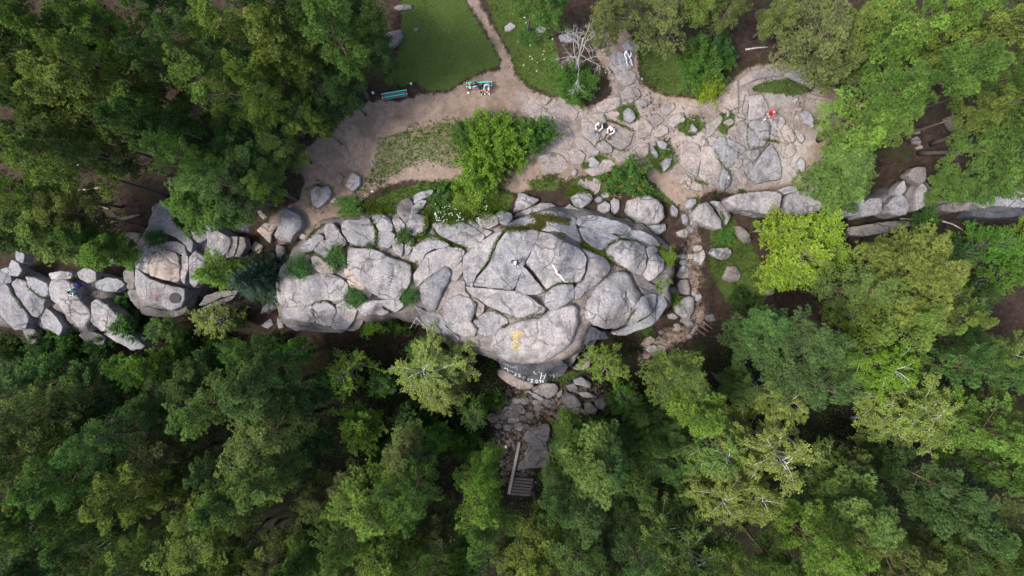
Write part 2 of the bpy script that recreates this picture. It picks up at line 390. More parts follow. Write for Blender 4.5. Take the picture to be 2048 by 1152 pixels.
a_under = np.clip((tp[:, 1] - 640) / 80, 0, 1)
a_fresh = mask([(1180,120),(1260,120),(1300,170),(1360,190),(1400,230),(1380,330),(1330,360),(1290,300),(1260,240),(1230,200)], 25)
a_bed = mask([(1030,180),(1110,205),(1180,220),(1230,180),(1210,130),(1230,105),(1270,110),(1290,180),(1340,205),(1440,205),(1480,160),(1540,130),(1640,150),(1660,230),(1620,300),(1610,360),(1480,385),(1420,375),(1370,370),(1300,330),(1240,320),(1160,320),(1080,330),(1050,280)], 14)
a_grey = mask([(1400,215),(1450,190),(1480,165),(1560,170),(1610,215),(1600,280),(1590,360),(1480,378),(1410,370),(1370,330),(1390,260)], 22)
Zt = Zt + 0.02 * a_grass - 0.04 * a_sand - 0.09 * a_bed
nx, ny = len(gx), len(gy)
ii = (np.arange(ny - 1)[:, None] * nx + np.arange(nx - 1)[None, :]).ravel()
TF = np.stack([ii, ii + 1, ii + nx + 1, ii + nx], 1)

def ground_mat():
    m, t, b, o = newmat('forest_ground'); g = nd(t, 'ShaderNodeNewGeometry').outputs['Position']
    n1 = noise(t, g, 0.5, 6, .65); n2 = noise(t, g, 2.5, 6, .7); n3 = noise(t, g, 11, 5, .75); n4 = noise(t, g, 40, 3, .7)
    lit = ramp(t, n2, [(0.3, (0.020, 0.013, 0.011)), (0.5, (0.038, 0.025, 0.020)), (0.7, (0.065, 0.045, 0.036))])
    lit = mix(t, math_(t, 'MULTIPLY', ramp(t, n1, [(0.5, 0), (0.62, 1)]), .5), lit, (0.026, 0.036, 0.012))
    und = ramp(t, n2, [(0.3, (0.008, 0.008, 0.005)), (0.5, (0.015, 0.015, 0.008)), (0.7, (0.028, 0.022, 0.014))])  # near-black floor: shade of the gaps between crowns put into the colour
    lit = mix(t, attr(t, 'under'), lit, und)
    sand = ramp(t, n2, [(0.28, (0.142, 0.104, 0.080)), (0.5, (0.212, 0.162, 0.128)), (0.72, (0.272, 0.215, 0.176))])
    sand = mix(t, attr(t, 'fresh'), sand, ramp(t, n2, [(0.3, (0.23, 0.165, 0.125)), (0.7, (0.32, 0.24, 0.19))]))
    bed = ramp(t, n2, [(0.28, (0.185, 0.162, 0.148)), (0.5, (0.262, 0.232, 0.215)), (0.72, (0.325, 0.29, 0.268))])
    vo = nd(t, 'ShaderNodeTexVoronoi', feature='DISTANCE_TO_EDGE'); vo.inputs['Scale'].default_value = 0.75
    dv = nd(t, 'ShaderNodeVectorMath', operation='ADD'); t.links.new(g, dv.inputs[0]); nz = nd(t, 'ShaderNodeTexNoise'); nz.inputs['Scale'].default_value = 1.3; nz.inputs['Detail'].default_value = 6
    t.links.new(g, nz.inputs['Vector']); t.links.new(nz.outputs['Color'], dv.inputs[1]); t.links.new(dv.outputs[0], vo.inputs['Vector'])
    bed = mix(t, attr(t, 'grey'), bed, ramp(t, n2, [(0.28, (0.195, 0.185, 0.182)), (0.5, (0.265, 0.252, 0.248)), (0.72, (0.32, 0.305, 0.30))]))
    bed = mix(t, ramp(t, vo.outputs['Distance'], [(0.0, .8), (0.03, 0)]), bed, (0.085, 0.068, 0.055))
    sand = mix(t, math_(t, 'MULTIPLY', ramp(t, math_(t, 'ADD', attr(t, 'bed'), math_(t, 'SUBTRACT', n1, .5)), [(0.4, 0), (0.6, 1)]), .85), sand, bed)
    sand = mix(t, ramp(t, n3, [(0.3, .35), (0.42, 0)]), sand, (0.13, 0.095, 0.082))
    sand = mix(t, ramp(t, n1, [(0.47, 0), (0.62, .75)]), sand, (0.125, 0.092, 0.074))
    sand = mix(t, .2, sand, mix(t, n4, (.3, .3, .3), (.8, .8, .8)), 'OVERLAY')
    wob = math_(t, 'ADD', math_(t, 'MULTIPLY', math_(t, 'SUBTRACT', n2, .5), 1.1), math_(t, 'MULTIPLY', math_(t, 'SUBTRACT', n3, .5), .9))
    fs = ramp(t, math_(t, 'ADD', attr(t, 'sand'), wob), [(0.34, 0), (0.6, 1)])
    c = mix(t, fs, lit, sand)
    grs = ramp(t, n3, [(0.3, (0.030, 0.042, 0.012)), (0.55, (0.055, 0.085, 0.020)), (0.75, (0.095, 0.11, 0.04))])
    fg = ramp(t, math_(t, 'ADD', attr(t, 'grass'), wob), [(0.45, 0), (0.62, 1)])
    c = mix(t, fg, c, grs)
    c = mix(t, .2, c, mix(t, n4, (.3, .3, .3), (.8, .8, .8)), 'OVERLAY')
    t.links.new(c, b.inputs['Base Color']); b.inputs['Roughness'].default_value = .95; b.inputs['Specular IOR Level'].default_value = .1
    hh = math_(t, 'ADD', n2, math_(t, 'ADD', math_(t, 'MULTIPLY', n3, .3), math_(t, 'MULTIPLY', n4, .15))); bump(t, b, hh, .7, .07)
    return m
M_GROUND = ground_mat()
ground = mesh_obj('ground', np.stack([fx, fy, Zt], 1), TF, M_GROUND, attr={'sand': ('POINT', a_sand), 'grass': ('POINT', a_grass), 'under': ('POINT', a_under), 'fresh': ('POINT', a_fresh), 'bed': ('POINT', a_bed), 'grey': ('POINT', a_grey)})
tag(ground, 'brown forest floor with trodden sandy paths and grass', None, None, 'structure')
TER = (np.stack([fx, fy, Zt], 1), TF)

# ------------------------------------------------------------------ rocks
ALLROCK = []                # (vertices, faces) of every rock for later placing
ROCKPX = []                 # outlines in pixels, so that grass keeps off them
def crop(x0, y0, s, pts): return [(x0 + a / s, y0 + b / s) for a, b in pts]
def rock(name, pts, zf, dz=0.0, dome=0.0, edge=0.22, depth=0.9, mat=M_ROCK, parent=None, rough=1.0, flare=0.04, h=None, seed=None, groove=(), grow=None):
    seed = seed if seed is not None else R.randrange(10 ** 6)
    ROCKPX.append(np.array(pts, float))
    pp = np.array(pts, float)
    x, y, z = unproject(pp, zf, dz)
    P = np.stack([x, y], 1)
    area2 = (P[:, 0] * np.roll(P[:, 1], -1) - np.roll(P[:, 0], -1) * P[:, 1]).sum()
    if area2 < 0: P = P[::-1]
    area = abs(area2) / 2; size = math.sqrt(area)
    if zf is G and parent is None: edge *= .6; dome *= .5
    if zf is M: edge *= .25 if parent is not None else .5; dome *= .45
    edge = min(edge, 0.28 * size)
    h = h or min(0.26, max(0.07, size * 0.085))
    per = np.hypot(*(np.roll(P, -1, 0) - P).T).sum()
    n = int(max(18, min(150, per / (h * 0.75))))
    B = smooth_closed(P, n)
    nrm = np.roll(B, -1, 0) - np.roll(B, 1, 0); nrm = np.stack([-nrm[:, 1], nrm[:, 0]], 1); nrm /= np.hypot(*nrm.T)[:, None] + 1e-9
    wig = 0.075 * rough * min(1, size) * fbm(B[:, 0] * 2.6 + seed, B[:, 1] * 2.6, seed % 97, 4)
    B = B - nrm * (wig + (grow if grow is not None else (0.07 if zf is M else (0.06 if parent is not None else 0.0))))[:, None]
    ring = []
    for k in (0.22, 0.6, 1.0):
        q = B + nrm * edge * k
        dd = dist_line(q, B); ok = inside(q, B) & (dd > edge * k * .86)
        ring.append(q[ok][:: (1 if k < .3 else 1)])
    lo, hi = B.min(0), B.max(0)
    gxx, gyy = np.meshgrid(np.arange(lo[0], hi[0], h), np.arange(lo[1], hi[1], h * .87))
    gxx = gxx + (np.arange(gxx.shape[0]) % 2)[:, None] * h / 2
    q = np.stack([gxx.ravel(), gyy.ravel()], 1) + NR.uniform(-.18, .18, (gxx.size, 2)) * h
    if len(q): q = q[inside(q, B)]
    if len(q): q = q[dist_line(q, B) > edge * 1.0 + h * .45]
    fiss = []
    if size > 1.6 and parent is not None or size > 2.2:
        for _ in range(R.choice([1, 2, 2, 3]) if size > 2.6 else R.choice([0, 1, 1])):
            i_ = R.randrange(nb0 := len(B)); a_ = B[i_]; b_ = B[(i_ + nb0 // 2 + R.randint(-nb0 // 4, nb0 // 4)) % nb0]
            L_ = np.hypot(*(b_ - a_)); k_ = max(4, int(L_ / .13)); u_ = np.linspace(.02, R.uniform(.5, .98), k_)[:, None]; pr = np.array([-(b_ - a_)[1], (b_ - a_)[0]]) / (L_ + 1e-9)
            ln_ = a_ + (b_ - a_) * u_ + pr * (fbm(u_[:, 0] * L_ * .8 + R.uniform(0, 99), u_[:, 0] * 0, 3, 4) * min(.5, .16 * L_))[:, None]
            fiss.append((ln_, R.uniform(.045, .075), R.uniform(.05, .14)))
    if fiss:
        ex = np.concatenate([l + o_ for l, w_, d_ in fiss for o_ in (np.zeros(2),)] + [l + np.array(o_) for l, w_, d_ in fiss for o_ in ((.07, .03), (-.07, -.03))])
        ex = ex[inside(ex, B)]; ex = ex[dist_line(ex, B) > .06] if len(ex) else ex
        if len(q) and len(ex):
            dq = np.full(len(q), 9.)
            for l, w_, d_ in fiss: dq = np.minimum(dq, dist_line(q, l, False))
            q = q[dq > .1]
        if len(ex): q = np.concatenate([q, ex]) if len(q) else ex
    A = np.concatenate([B] + ring + [q]) if len(q) else np.concatenate([B] + ring)
    nb = len(B)
    res = geometry.delaunay_2d_cdt([Vector(p) for p in A.tolist()], [(i, (i + 1) % nb) for i in range(nb)], [], 1, 1e-5)
    Vn = np.array([v[:] for v in res[0]]); F = [tuple(f) for f in res[2]]
    o2n = {}
    for i, og in enumerate(res[3]):
        for k in og: o2n[k] = i
    bi = [o2n[i] for i in range(nb)]
    d = dist_line(Vn, B); d[bi] = 0
    e = np.clip(d / edge, 0, 1)
    Zs = zf(Vn[:, 0], Vn[:, 1]) + dz
    inr = max(d.max(), 1e-3)
    Zs = Zs - edge * 0.85 * (1 - np.sqrt(np.clip(1 - (1 - e) ** 2, 0, 1))) + dome * (1 - (1 - np.clip(d / inr, 0, 1)) ** 2)
    am = rough * min(1.0, 0.35 + size * .16)
    Zs = Zs + am * (0.11 * fbm(Vn[:, 0] * .55 + seed % 31, Vn[:, 1] * .55, seed % 89, 2) + 0.055 * fbm(Vn[:, 0] * 2.1, Vn[:, 1] * 2.1, seed % 61, 3))
    # a weathered ledge or two
    led = fbm(Vn[:, 0] * .5 + seed % 13, Vn[:, 1] * .5 + seed % 7, seed % 41, 3)
    Zs = Zs - am * 0.13 * np.clip((led - .10) / .04, 0, 1)
    if parent is not None: Zs = Zs + ((Vn - B.mean(0)) @ np.array([R.gauss(0, .035), R.gauss(0, .035)]))
    c0 = B.mean(0)
    for _ in range(0 if zf is not G else (4 if parent is None else 2)):        # flat facets cut off the rounded top
        an = R.uniform(0, 6.283); nv = np.array([math.cos(an), math.sin(an)]); sl_ = R.uniform(.15, .6) if parent is None else R.uniform(.06, .2)
        pv = (Vn - c0) @ nv; offp = R.uniform(.15, .6) * max(pv.max(), .05); ext = np.clip(pv - offp, 0, None)
        Zs = Zs - ext * sl_ * am
    for l_, w_, d_ in fiss:
        gd = dist_line(Vn, l_, False); Zs = Zs - d_ * np.clip(1 - gd / w_, 0, 1)
    for line, wd, dp in groove:
        lx, ly, _ = unproject(np.array(line, float), zf, dz); gd = dist_line(Vn, np.stack([lx, ly], 1), False)
        Zs = Zs - dp * np.clip(1 - gd / wd, 0, 1)
    V = np.concatenate([Vn, Zs[:, None]], 1)
    Vl = V.tolist(); prev = bi
    ctr = B.mean(0)
    for k, (dn, out) in enumerate([(0.12, 0.25), (0.4, .7), (0.75, 1.0), (1.0, .8)]):
        new = []
        for j, i in enumerate(bi):
            bx, by, bz = V[i]
            off = flare * out + 0.05 * rough * min(1, size) * (hash2(np.array([j // 3 + seed]), np.array([k]), 5)[0] - .5)
            new.append(len(Vl)); Vl.append([bx - nrm[j, 0] * off, by - nrm[j, 1] * off, bz - dn * depth])
        for j in range(nb):
            a, b2 = prev[j], prev[(j + 1) % nb]; F.append((a, new[j], new[(j + 1) % nb], b2))
        prev = new
    Va = np.array(Vl); org = np.array([Va[:nb, 0].mean(), Va[:nb, 1].mean(), Va[:, 2].min()])
    ALLROCK.append((Va, F))
    if parent is None: return mesh_obj(name, Va - org, F, mat, None, loc=org)
    return mesh_obj(name, Va - np.array(parent.location), F, mat, parent)

def core(outline, parent, name='bedrock', mat=M_CORE, drop=0.42, slope=1.1, step=0.22):
    op = np.array(outline, float); x, y, z = unproject(op, G); P = smooth_closed(np.stack([x, y], 1), 160)
    lo, hi = P.min(0) - .3, P.max(0) + .3
    xs = np.arange(lo[0], hi[0], step); ys = np.arange(lo[1], hi[1], step); A, Bm = np.meshgrid(xs, ys); ax, ay = A.ravel(), Bm.ravel()
    Q = np.stack([ax, ay], 1); ins = inside(Q, P); d = dist_line(Q, P) * np.where(ins, 1, -1)
    d = d + .3 * fbm(ax * .8, ay * .8, 9, 3); s = np.clip(d / slope, 0, 1); s = np.sqrt(np.clip(1 - (1 - s) ** 2, 0, 1))
    g = G(ax, ay) - 1.0; z = g + (M(ax, ay) - drop - g) * s + .22 * fbm(ax * 1.1, ay * 1.1, 21, 5)
    f1 = fbm(ax * .45, ay * .45, 55, 5); f2 = fbm(ax * .7 + 9, ay * .7, 58, 4)
    z = z - .28 * np.exp(-(f1 / .035) ** 2) * s - .2 * np.clip((f2 - .05) / .05, 0, 1) * s
    keep = ins | (d > -.35)
    nx_ = len(xs); F = []
    for j in range(len(ys) - 1):
        for i in range(nx_ - 1):
            a = j * nx_ + i; q = (a, a + 1, a + nx_ + 1, a + nx_)
            if all(keep[k] for k in q): F.append(q)
    used = sorted({k for f in F for k in f}); mp = {k: i for i, k in enumerate(used)}
    V = np.stack([ax, ay, z], 1)[used]; F = [tuple(mp[k] for k in f) for f in F]
    ALLROCK.append((V, F))
    return mesh_obj(name, V - np.array(parent.location), F, mat, parent)

def at_base(px, py, z=None):
    x, y, g = gpt(px, py); return (x, y, g if z is None else z)

A_ = (540, 360, 3.3875); B_ = (800, 360, 3.3875); C_ = (800, 560, 3.103); D_ = (0, 380, 3.388); E_ = (1000, 0, 2.88); F_ = (1340, 100, 3.2); K_ = (1600, 180, 3.839); L_ = (560, 0, 2.742)

# --- main outcrop
main = empty('rock_outcrop', at_base(960, 640, -4.8))
tag(main, 'huge fractured grey granite outcrop with a cracked dome in the middle of the photo', 'rock outcrop')
core([(555,590),(560,540),(590,490),(640,440),(700,425),(760,405),(800,400),(830,380),(870,385),(900,405),(950,425),(1005,442),(1050,425),(1110,405),(1160,410),(1230,430),
 (1300,455),(1340,490),(1345,540),(1335,610),(1310,640),(1250,640),(1195,640),(1165,690),(1120,720),(1060,732),(1005,722),(960,705),(900,690),(850,655),(800,640),(760,652),
 (700,660),(640,665),(590,658),(570,640)], main)
for pts, kw in [
 ([(490,290),(520,270),(600,270),(665,262),(690,300),(715,350),(720,400),(705,435),(640,442),(590,440),(530,410),(495,360),(485,320)], {}),
 ([(370,310),(420,300),(450,330),(475,370),(508,410),(505,440),(440,442),(390,420),(378,365)], {}),
 ([(695,240),(740,232),(800,265),(825,300),(822,338),(780,343),(740,348),(725,310),(700,280)], {'mat': M_ROCKG}),
 ([(738,356),(800,341),(838,370),(830,415),(800,455),(760,445),(730,425)], {'mat': M_ROCKG}),
 ([(835,265),(870,262),(910,305),(905,345),(865,345),(845,310)], {}),
 ([(920,320),(950,250),(1000,235),(1060,250),(1060,310),(1040,360),(1000,372),(950,360)], {}),
 ([(830,425),(860,395),(900,440),(885,510),(850,490)], {'dz': -.1}),
 ([(920,440),(965,400),(970,430),(940,490),(920,505)], {'dz': -.1}),
 ([(535,460),(600,470),(690,468),(745,490),(800,525),(870,550),(945,575),(950,640),(940,700),(900,760),(870,805),(800,810),(740,790),(690,760),(630,700),(560,640),(530,600),(525,520)], {'dome': .35, 'edge': .35, 'depth': 1.2}),
 ([(215,450),(280,395),(320,372),(360,390),(310,440),(270,485),(225,490)], {'mat': M_ROCKG}),
 ([(300,470),(350,420),(400,410),(415,450),(390,520),(360,530),(300,490)], {}),
 ([(280,520),(350,525),(390,570),(440,610),(420,625),(350,625),(310,600)], {'mat': M_ROCKP}),
 ([(75,600),(105,570),(150,640),(200,680),(260,655),(310,632),(400,640),(470,665),(515,700),(520,760),(490,800),(430,818),(370,808),(300,822),(250,847),(160,852),(100,860),(65,820),(50,720)], {'dome': .3, 'edge': .45, 'depth': 2.2}),
 ([(90,872),(180,863),(260,835),(283,862),(298,930),(308,960),(240,955),(180,940),(110,930),(80,900)], {'depth': 2.4, 'dz': -.1, 'edge': .3}),
 ([(283,865),(312,838),(370,828),(430,862),(446,895),(428,930),(412,986),(370,980),(320,968),(305,915)], {'depth': 2.4, 'edge': .3}),
 ([(455,852),(500,824),(560,850),(583,885),(560,950),(520,1000),(460,1010),(420,990),(436,940),(458,900)], {'depth': 2.4, 'edge': .3}),
 ([(590,870),(650,830),(740,818),(768,880),(800,895),(760,910),(690,905),(640,915)], {'depth': 2.0}),
 ([(752,818),(870,815),(900,850),(850,890),(800,870),(768,850)], {'depth': 2.0}),
 ([(500,600),(528,608),(620,700),(685,762),(670,790),(620,745),(545,720),(527,680)], {'mat': M_ROCKP, 'dz': -.25}),
 ([(945,540),(980,450),(1090,410),(1170,415),(1210,440),(1200,448),(1110,462),(1050,497),(1020,570)], {}),
 ([(975,640),(1030,562),(1062,507),(1150,472),(1220,458),(1290,465),(1315,490),(1290,540),(1230,588),(1180,576),(1140,606),(1060,656),(990,720)], {}),
 ([(865,180),(900,140),(940,125),(965,160),(950,230),(920,290),(895,260),(870,220)], {'mat': M_ROCKD, 'dome': .3}),
 ([(980,110),(1020,85),(1100,70),(1090,95),(1010,130),(980,150)], {'mat': M_ROCKG}),
 ([(930,260),(960,190),(1010,145),(1055,140),(1030,180),(975,230)], {'mat': M_ROCKG}),
 ([(500,1010),(560,960),(600,920),(640,925),(600,1000),(560,1020)], {'mat': M_ROCKD, 'dz': -.6, 'depth': 2}),
 ([(70,925),(110,940),(240,965),(320,975),(450,1015),(520,1008),(480,1030),(300,1020),(180,1015),(110,985)], {'mat': M_ROCKD, 'dz': -1.0, 'depth': 2.5}),
]:
    rock('rock_slab', crop(*A_, pts), M, parent=main, **kw)
for pts, kw in [
 ([(225,300),(280,285),(400,280),(470,310),(530,350),(570,380),(540,430),(490,455),(430,440),(340,400),(260,360)], {'dome': .15}),
 ([(430,520),(480,470),(560,410),(640,360),(690,350),(660,410),(625,480),(600,540),(560,590),(520,640),(500,690),(490,728),(450,700),(430,650),(420,590)], {'depth': 1.3, 'edge': .3, 'grow': .02}),
 ([(690,395),(740,345),(830,342),(935,348),(922,408),(886,480),(856,540),(832,585),(796,680),(768,742),(700,737),(600,727),(502,712),(524,660),(604,570),(640,485),(668,420)], {'dz': .12, 'edge': .12, 'depth': 1.2, 'grow': .03}),
 ([(838,592),(896,655),(945,712),(980,750),(930,770),(850,775),(782,762),(804,690)], {'dz': .1, 'edge': .12, 'grow': .03}),
 ([(933,408),(945,352),(1030,372),(1110,420),(1200,460),(1240,490),(1262,530),(1250,620),(1225,680),(1170,692),(1110,688),(1060,698),(992,740),(945,662),(895,600),(856,560),(892,490)], {'dz': .15, 'edge': .14, 'depth': 1.2, 'grow': .03}),
 ([(1240,468),(1300,490),(1380,520),(1430,570),(1420,620),(1350,690),(1290,740),(1220,800),(1187,805),(1184,740),(1204,702),(1244,682),(1268,620),(1272,530)], {'edge': .45, 'dz': -.1, 'depth': 1.6, 'dome': .1, 'grow': .02}),
 ([(440,722),(500,728),(600,739),(700,749),(770,755),(870,788),(940,840),(985,870),(970,900),(880,930),(800,930),(740,910),(660,880),(580,840),(530,800),(480,770)], {'edge': .3, 'depth': 1.4, 'grow': .02}),
 ([(980,800),(1010,755),(1060,715),(1170,715),(1180,760),(1178,803),(1120,840),(1030,878),(990,850)], {'dome': .15, 'edge': .25}),
 ([(700,330),(750,290),(820,260),(900,230),(1000,210),(1090,215),(1150,240),(1195,260),(1190,310),(1215,370),(1225,415),(1170,390),(1110,350),(1050,342),(940,338),(830,335),(760,328)], {'mat': M_ROCKG, 'dz': -.15, 'edge': .5}),
 ([(510,950),(560,910),(640,890),(720,940),(725,970),(680,1020),(600,1050),(540,1055),(490,1000)], {'depth': 2, 'dz': -.2, 'edge': .35}),
 ([(330,770),(390,690),(430,690),(440,760),(470,790),(400,780),(340,830),(300,870)], {'mat': M_ROCKP, 'dz': -.2}),
 ([(470,800),(520,815),(565,850),(560,890),(530,925),(515,905),(520,850)], {'mat': M_ROCKP, 'dz': -.25}),
 ([(1560,950),(1590,870),(1640,800),(1700,775),(1740,780),(1730,850),(1690,910),(1620,950),(1560,990)], {'mat': M_ROCKG, 'depth': 1.8, 'dz': .1, 'edge': .35}),
 ([(1745,790),(1790,790),(1810,850),(1760,930),(1690,990),(1600,1020),(1530,1050),(1450,1040),(1540,1000),(1620,970),(1700,920)], {'mat': M_ROCKG, 'depth': 2.4, 'dz': -.2, 'edge': .4}),
 ([(1405,480),(1440,440),(1500,415),(1600,420),(1650,450),(1670,510),(1665,580),(1640,640),(1590,625),(1530,590),(1470,550),(1420,520)], {'dome': .3, 'edge': .4}),
 ([(1225,330),(1290,315),(1400,350),(1480,385),(1490,400),(1420,430),(1370,470),(1310,445),(1250,400)], {'mat': M_ROCKG, 'dome': .1}),
 ([(1200,290),(1230,250),(1320,240),(1420,270),(1520,300),(1565,330),(1540,365),(1450,355),(1350,325),(1240,308)], {'mat': M_ROCKG, 'edge': .35}),
 ([(1700,530),(1740,505),(1785,540),(1780,600),(1730,660),(1690,680),(1655,640),(1675,590)], {'dome': .2, 'edge': .3}),
 ([(1570,345),(1640,350),(1720,390),(1760,440),(1720,436),(1650,406),(1560,390),(1500,383)], {'mat': M_ROCKG}),
 ([(1675,470),(1718,444),(1745,470),(1730,500),(1690,520)], {}),
 ([(520,270),(560,235),(620,230),(660,260),(660,290),(600,320),(550,310)], {'dome': .2}),
 ([(650,230),(690,215),(750,230),(755,265),(720,295),(670,280)], {'mat': M_ROCKG, 'dz': -.1}),
 ([(460,280),(500,290),(560,330),(620,355),(580,375),(520,335)], {'dz': -.1}),
 ([(100,850),(180,900),(290,920),(310,1000),(400,1070),(380,1110),(260,1040),(160,960)], {'mat': M_ROCKG, 'dz': -.3, 'depth': 2.6, 'edge': .5}),
 ([(345,585),(410,535),(418,620),(380,680),(350,740),(332,720),(347,640)], {'mat': M_ROCKP, 'dz': -.2}),
 ([(245,860),(290,780),(340,725),(330,760),(290,850),(255,890)], {'mat': M_ROCKP, 'dz': -.35}),
 ([(1590,640),(1640,650),(1690,700),(1750,740),(1790,785),(1740,778),(1660,770),(1640,750),(1610,690)], {'mat': M_ROCKD, 'dz': -.25}),
 ([(1225,820),(1258,790),(1250,900),(1265,950),(1225,930),(1215,880)], {'mat': M_ROCKD, 'dz': -.9}),
 ([(1180,1090),(1210,1000),(1260,985),(1390,1040),(1400,1070),(1300,1080),(1260,1110),(1200,1120)], {'mat': M_STAIN, 'dz': -1.0, 'depth': 2.5}),
 ([(400,1075),(480,1080),(580,1070),(660,1065),(690,1140),(600,1120),(480,1110)], {'mat': M_STAIN, 'dz': -1.2, 'depth': 2.5}),
]:
    rock('rock_slab', crop(*B_, pts), M, parent=main, **kw)

# --- west outcrops
west = empty('rock_outcrop', at_base(330, 640, -3)); tag(west, 'split granite outcrop with a round dark basin, left of the spruce', 'rock outcrop')
core([(275,510),(292,440),(310,405),(400,410),(450,440),(490,480),(480,510),(430,560),(420,600),(385,620),(345,636),(290,622),(274,590)], west, mat=M_ROCKD, drop=.8)  # dark granite puts the shade of the deep gaps into the bedrock colour
for pts, kw in [
 ([(985,300),(1020,220),(1050,130),(1065,90),(1110,85),(1130,125),(1180,180),(1195,240),(1240,290),(1300,350),(1305,390),(1290,415),(1260,370),(1200,320),(1130,290),(1080,300),(1020,335)], {'mat': M_ROCKG, 'edge': .3}),
 ([(1265,150),(1295,140),(1340,190),(1375,260),(1385,330),(1340,355),(1310,320),(1280,240)], {'edge': .3}),
 ([(1345,170),(1380,180),(1450,200),(1450,260),(1500,300),(1560,330),(1550,390),(1500,450),(1460,460),(1405,380),(1398,300),(1378,220)], {'edge': .4}),
 ([(1565,320),(1605,322),(1600,380),(1575,440),(1532,452),(1555,390)], {'mat': M_ROCKD, 'dz': -.1}),
 ([(1610,324),(1650,328),(1660,380),(1620,440),(1582,446),(1607,380)], {'mat': M_ROCKD, 'dz': -.25}),
 ([(950,400),(1010,370),(1090,350),(1180,350),(1240,380),(1255,440),(1200,424),(1100,396),(1030,425),(1003,480),(998,560),(920,520),(930,470)], {'edge': .35}),
 ([(1042,434),(1100,409),(1180,426),(1205,470),(1214,550),(1210,608),(1180,620),(1100,598),(1012,576),(1009,500)], {'dz': .1, 'mat': M_ROCKP}),
 ([(1228,445),(1262,452),(1266,540),(1248,630),(1228,600),(1228,520)], {'dz': .05}),
 ([(915,530),(960,566),(1010,606),(1100,638),(1180,660),(1240,672),(1240,740),(1220,790),(1150,810),(1080,800),(1000,760),(950,730),(925,700),(912,620)], {'edge': .4, 'depth': 2.0, 'dz': .1}),
 ([(1290,460),(1325,415),(1380,460),(1400,530),(1360,600),(1310,650),(1287,620),(1287,540)], {'edge': .3}),
 ([(950,803),(1000,793),(1100,823),(1200,816),(1260,795),(1240,835),(1150,860),(1050,852),(960,832)], {'mat': M_ROCKD, 'dz': -.8, 'depth': 2}),
 ([(1350,780),(1400,720),(1500,690),(1610,680),(1590,705),(1480,728),(1400,768)], {'mat': M_ROCKD, 'dz': -1.2, 'depth': 2}),
 ([(1370,800),(1410,775),(1490,735),(1590,715),(1560,740),(1450,780)], {'mat': M_ROCKD, 'dz': -1.8, 'depth': 2}),
 ([(1205,200),(1235,250),(1270,290),(1300,330),(1290,340),(1245,285),(1200,240)], {'mat': M_ROCKD, 'dz': -.3}),
 ([(1390,390),(1410,400),(1455,465),(1430,455),(1395,430)], {'mat': M_ROCKD, 'dz': -.3}),
]:
    rock('rock_slab', crop(*D_, pts), M, parent=west, **kw)
fwest = empty('rock_outcrop', at_base(130, 670, -2.5)); tag(fwest, 'row of long pale granite slabs running to the left edge of the photo', 'rock outcrop')
core([(-60,560),(0,560),(40,530),(100,550),(200,540),(250,560),(270,600),(258,640),(230,662),(180,668),(120,670),(60,655),(0,655),(-60,640)], fwest, mat=M_ROCKD, drop=.85)  # bedrock coloured dark as well, gap shade included in the colour
for pts, kw in [
 ([(80,640),(110,605),(160,625),(220,680),(290,740),(285,800),(250,860),(215,850),(160,780),(110,710)], {'edge': .35}),
 ([(-60,660),(0,650),(40,640),(75,690),(120,750),(165,820),(185,890),(170,935),(100,945),(40,890),(0,850),(-60,760)], {'edge': .4, 'depth': 1.8}),
 ([(330,660),(350,615),(430,610),(500,640),(510,700),(540,760),(600,810),(605,870),(580,950),(520,910),(450,840),(390,770),(345,740)], {'edge': .45, 'depth': 1.8}),
 ([(612,830),(622,760),(650,745),(720,780),(770,840),(800,870),(810,910),(760,950),(680,950),(630,920)], {'edge': .4, 'depth': 1.8}),
 ([(170,590),(230,600),(310,640),(325,700),(290,720),(230,680),(190,640)], {}),
 ([(330,570),(400,555),(470,560),(485,585),(440,600),(350,600)], {}),
 ([(530,560),(580,530),(640,560),(640,610),(590,625),(545,600)], {}),
 ([(265,855),(310,812),(390,880),(420,930),(400,980),(330,940),(290,920)], {'mat': M_ROCKG, 'dz': -.2, 'depth': 1.6}),
 ([(60,520),(80,480),(120,500),(140,540),(110,580),(65,570)], {'mat': M_ROCKG}),
 ([(0,540),(40,530),(60,570),(75,620),(40,630),(0,630)], {'mat': M_ROCKG, 'dz': -.2}),
 ([(540,985),(600,960),(700,1000),(690,1050),(600,1030)], {'mat': M_ROCKD, 'dz': -.6, 'depth': 1.6}),
 ([(700,975),(800,960),(900,990),(980,1060),(900,1080),(800,1030)], {'mat': M_ROCKG, 'dz': -.6, 'depth': 1.6}),
 ([(640,620),(720,600),(800,610),(850,640),(780,680),(700,680),(650,660)], {'mat': M_ROCKG, 'dz': -.2}),
 ([(840,560),(880,520),(905,560),(905,660),(870,670),(845,620)], {'mat': M_ROCKD, 'dz': -.3}),
 ([(730,440),(800,420),(840,450),(790,490),(740,490)], {'mat': M_ROCKG}),
 ([(110,410),(150,400),(165,450),(150,490),(115,470)], {'mat': M_ROCKG}),
 ([(160,940),(230,950),(245,1040),(200,1040),(180,1000)], {'mat': M_ROCKD, 'dz': -.8}),
]:
    rock('rock_slab', crop(*D_, pts), M, parent=fwest, **kw)

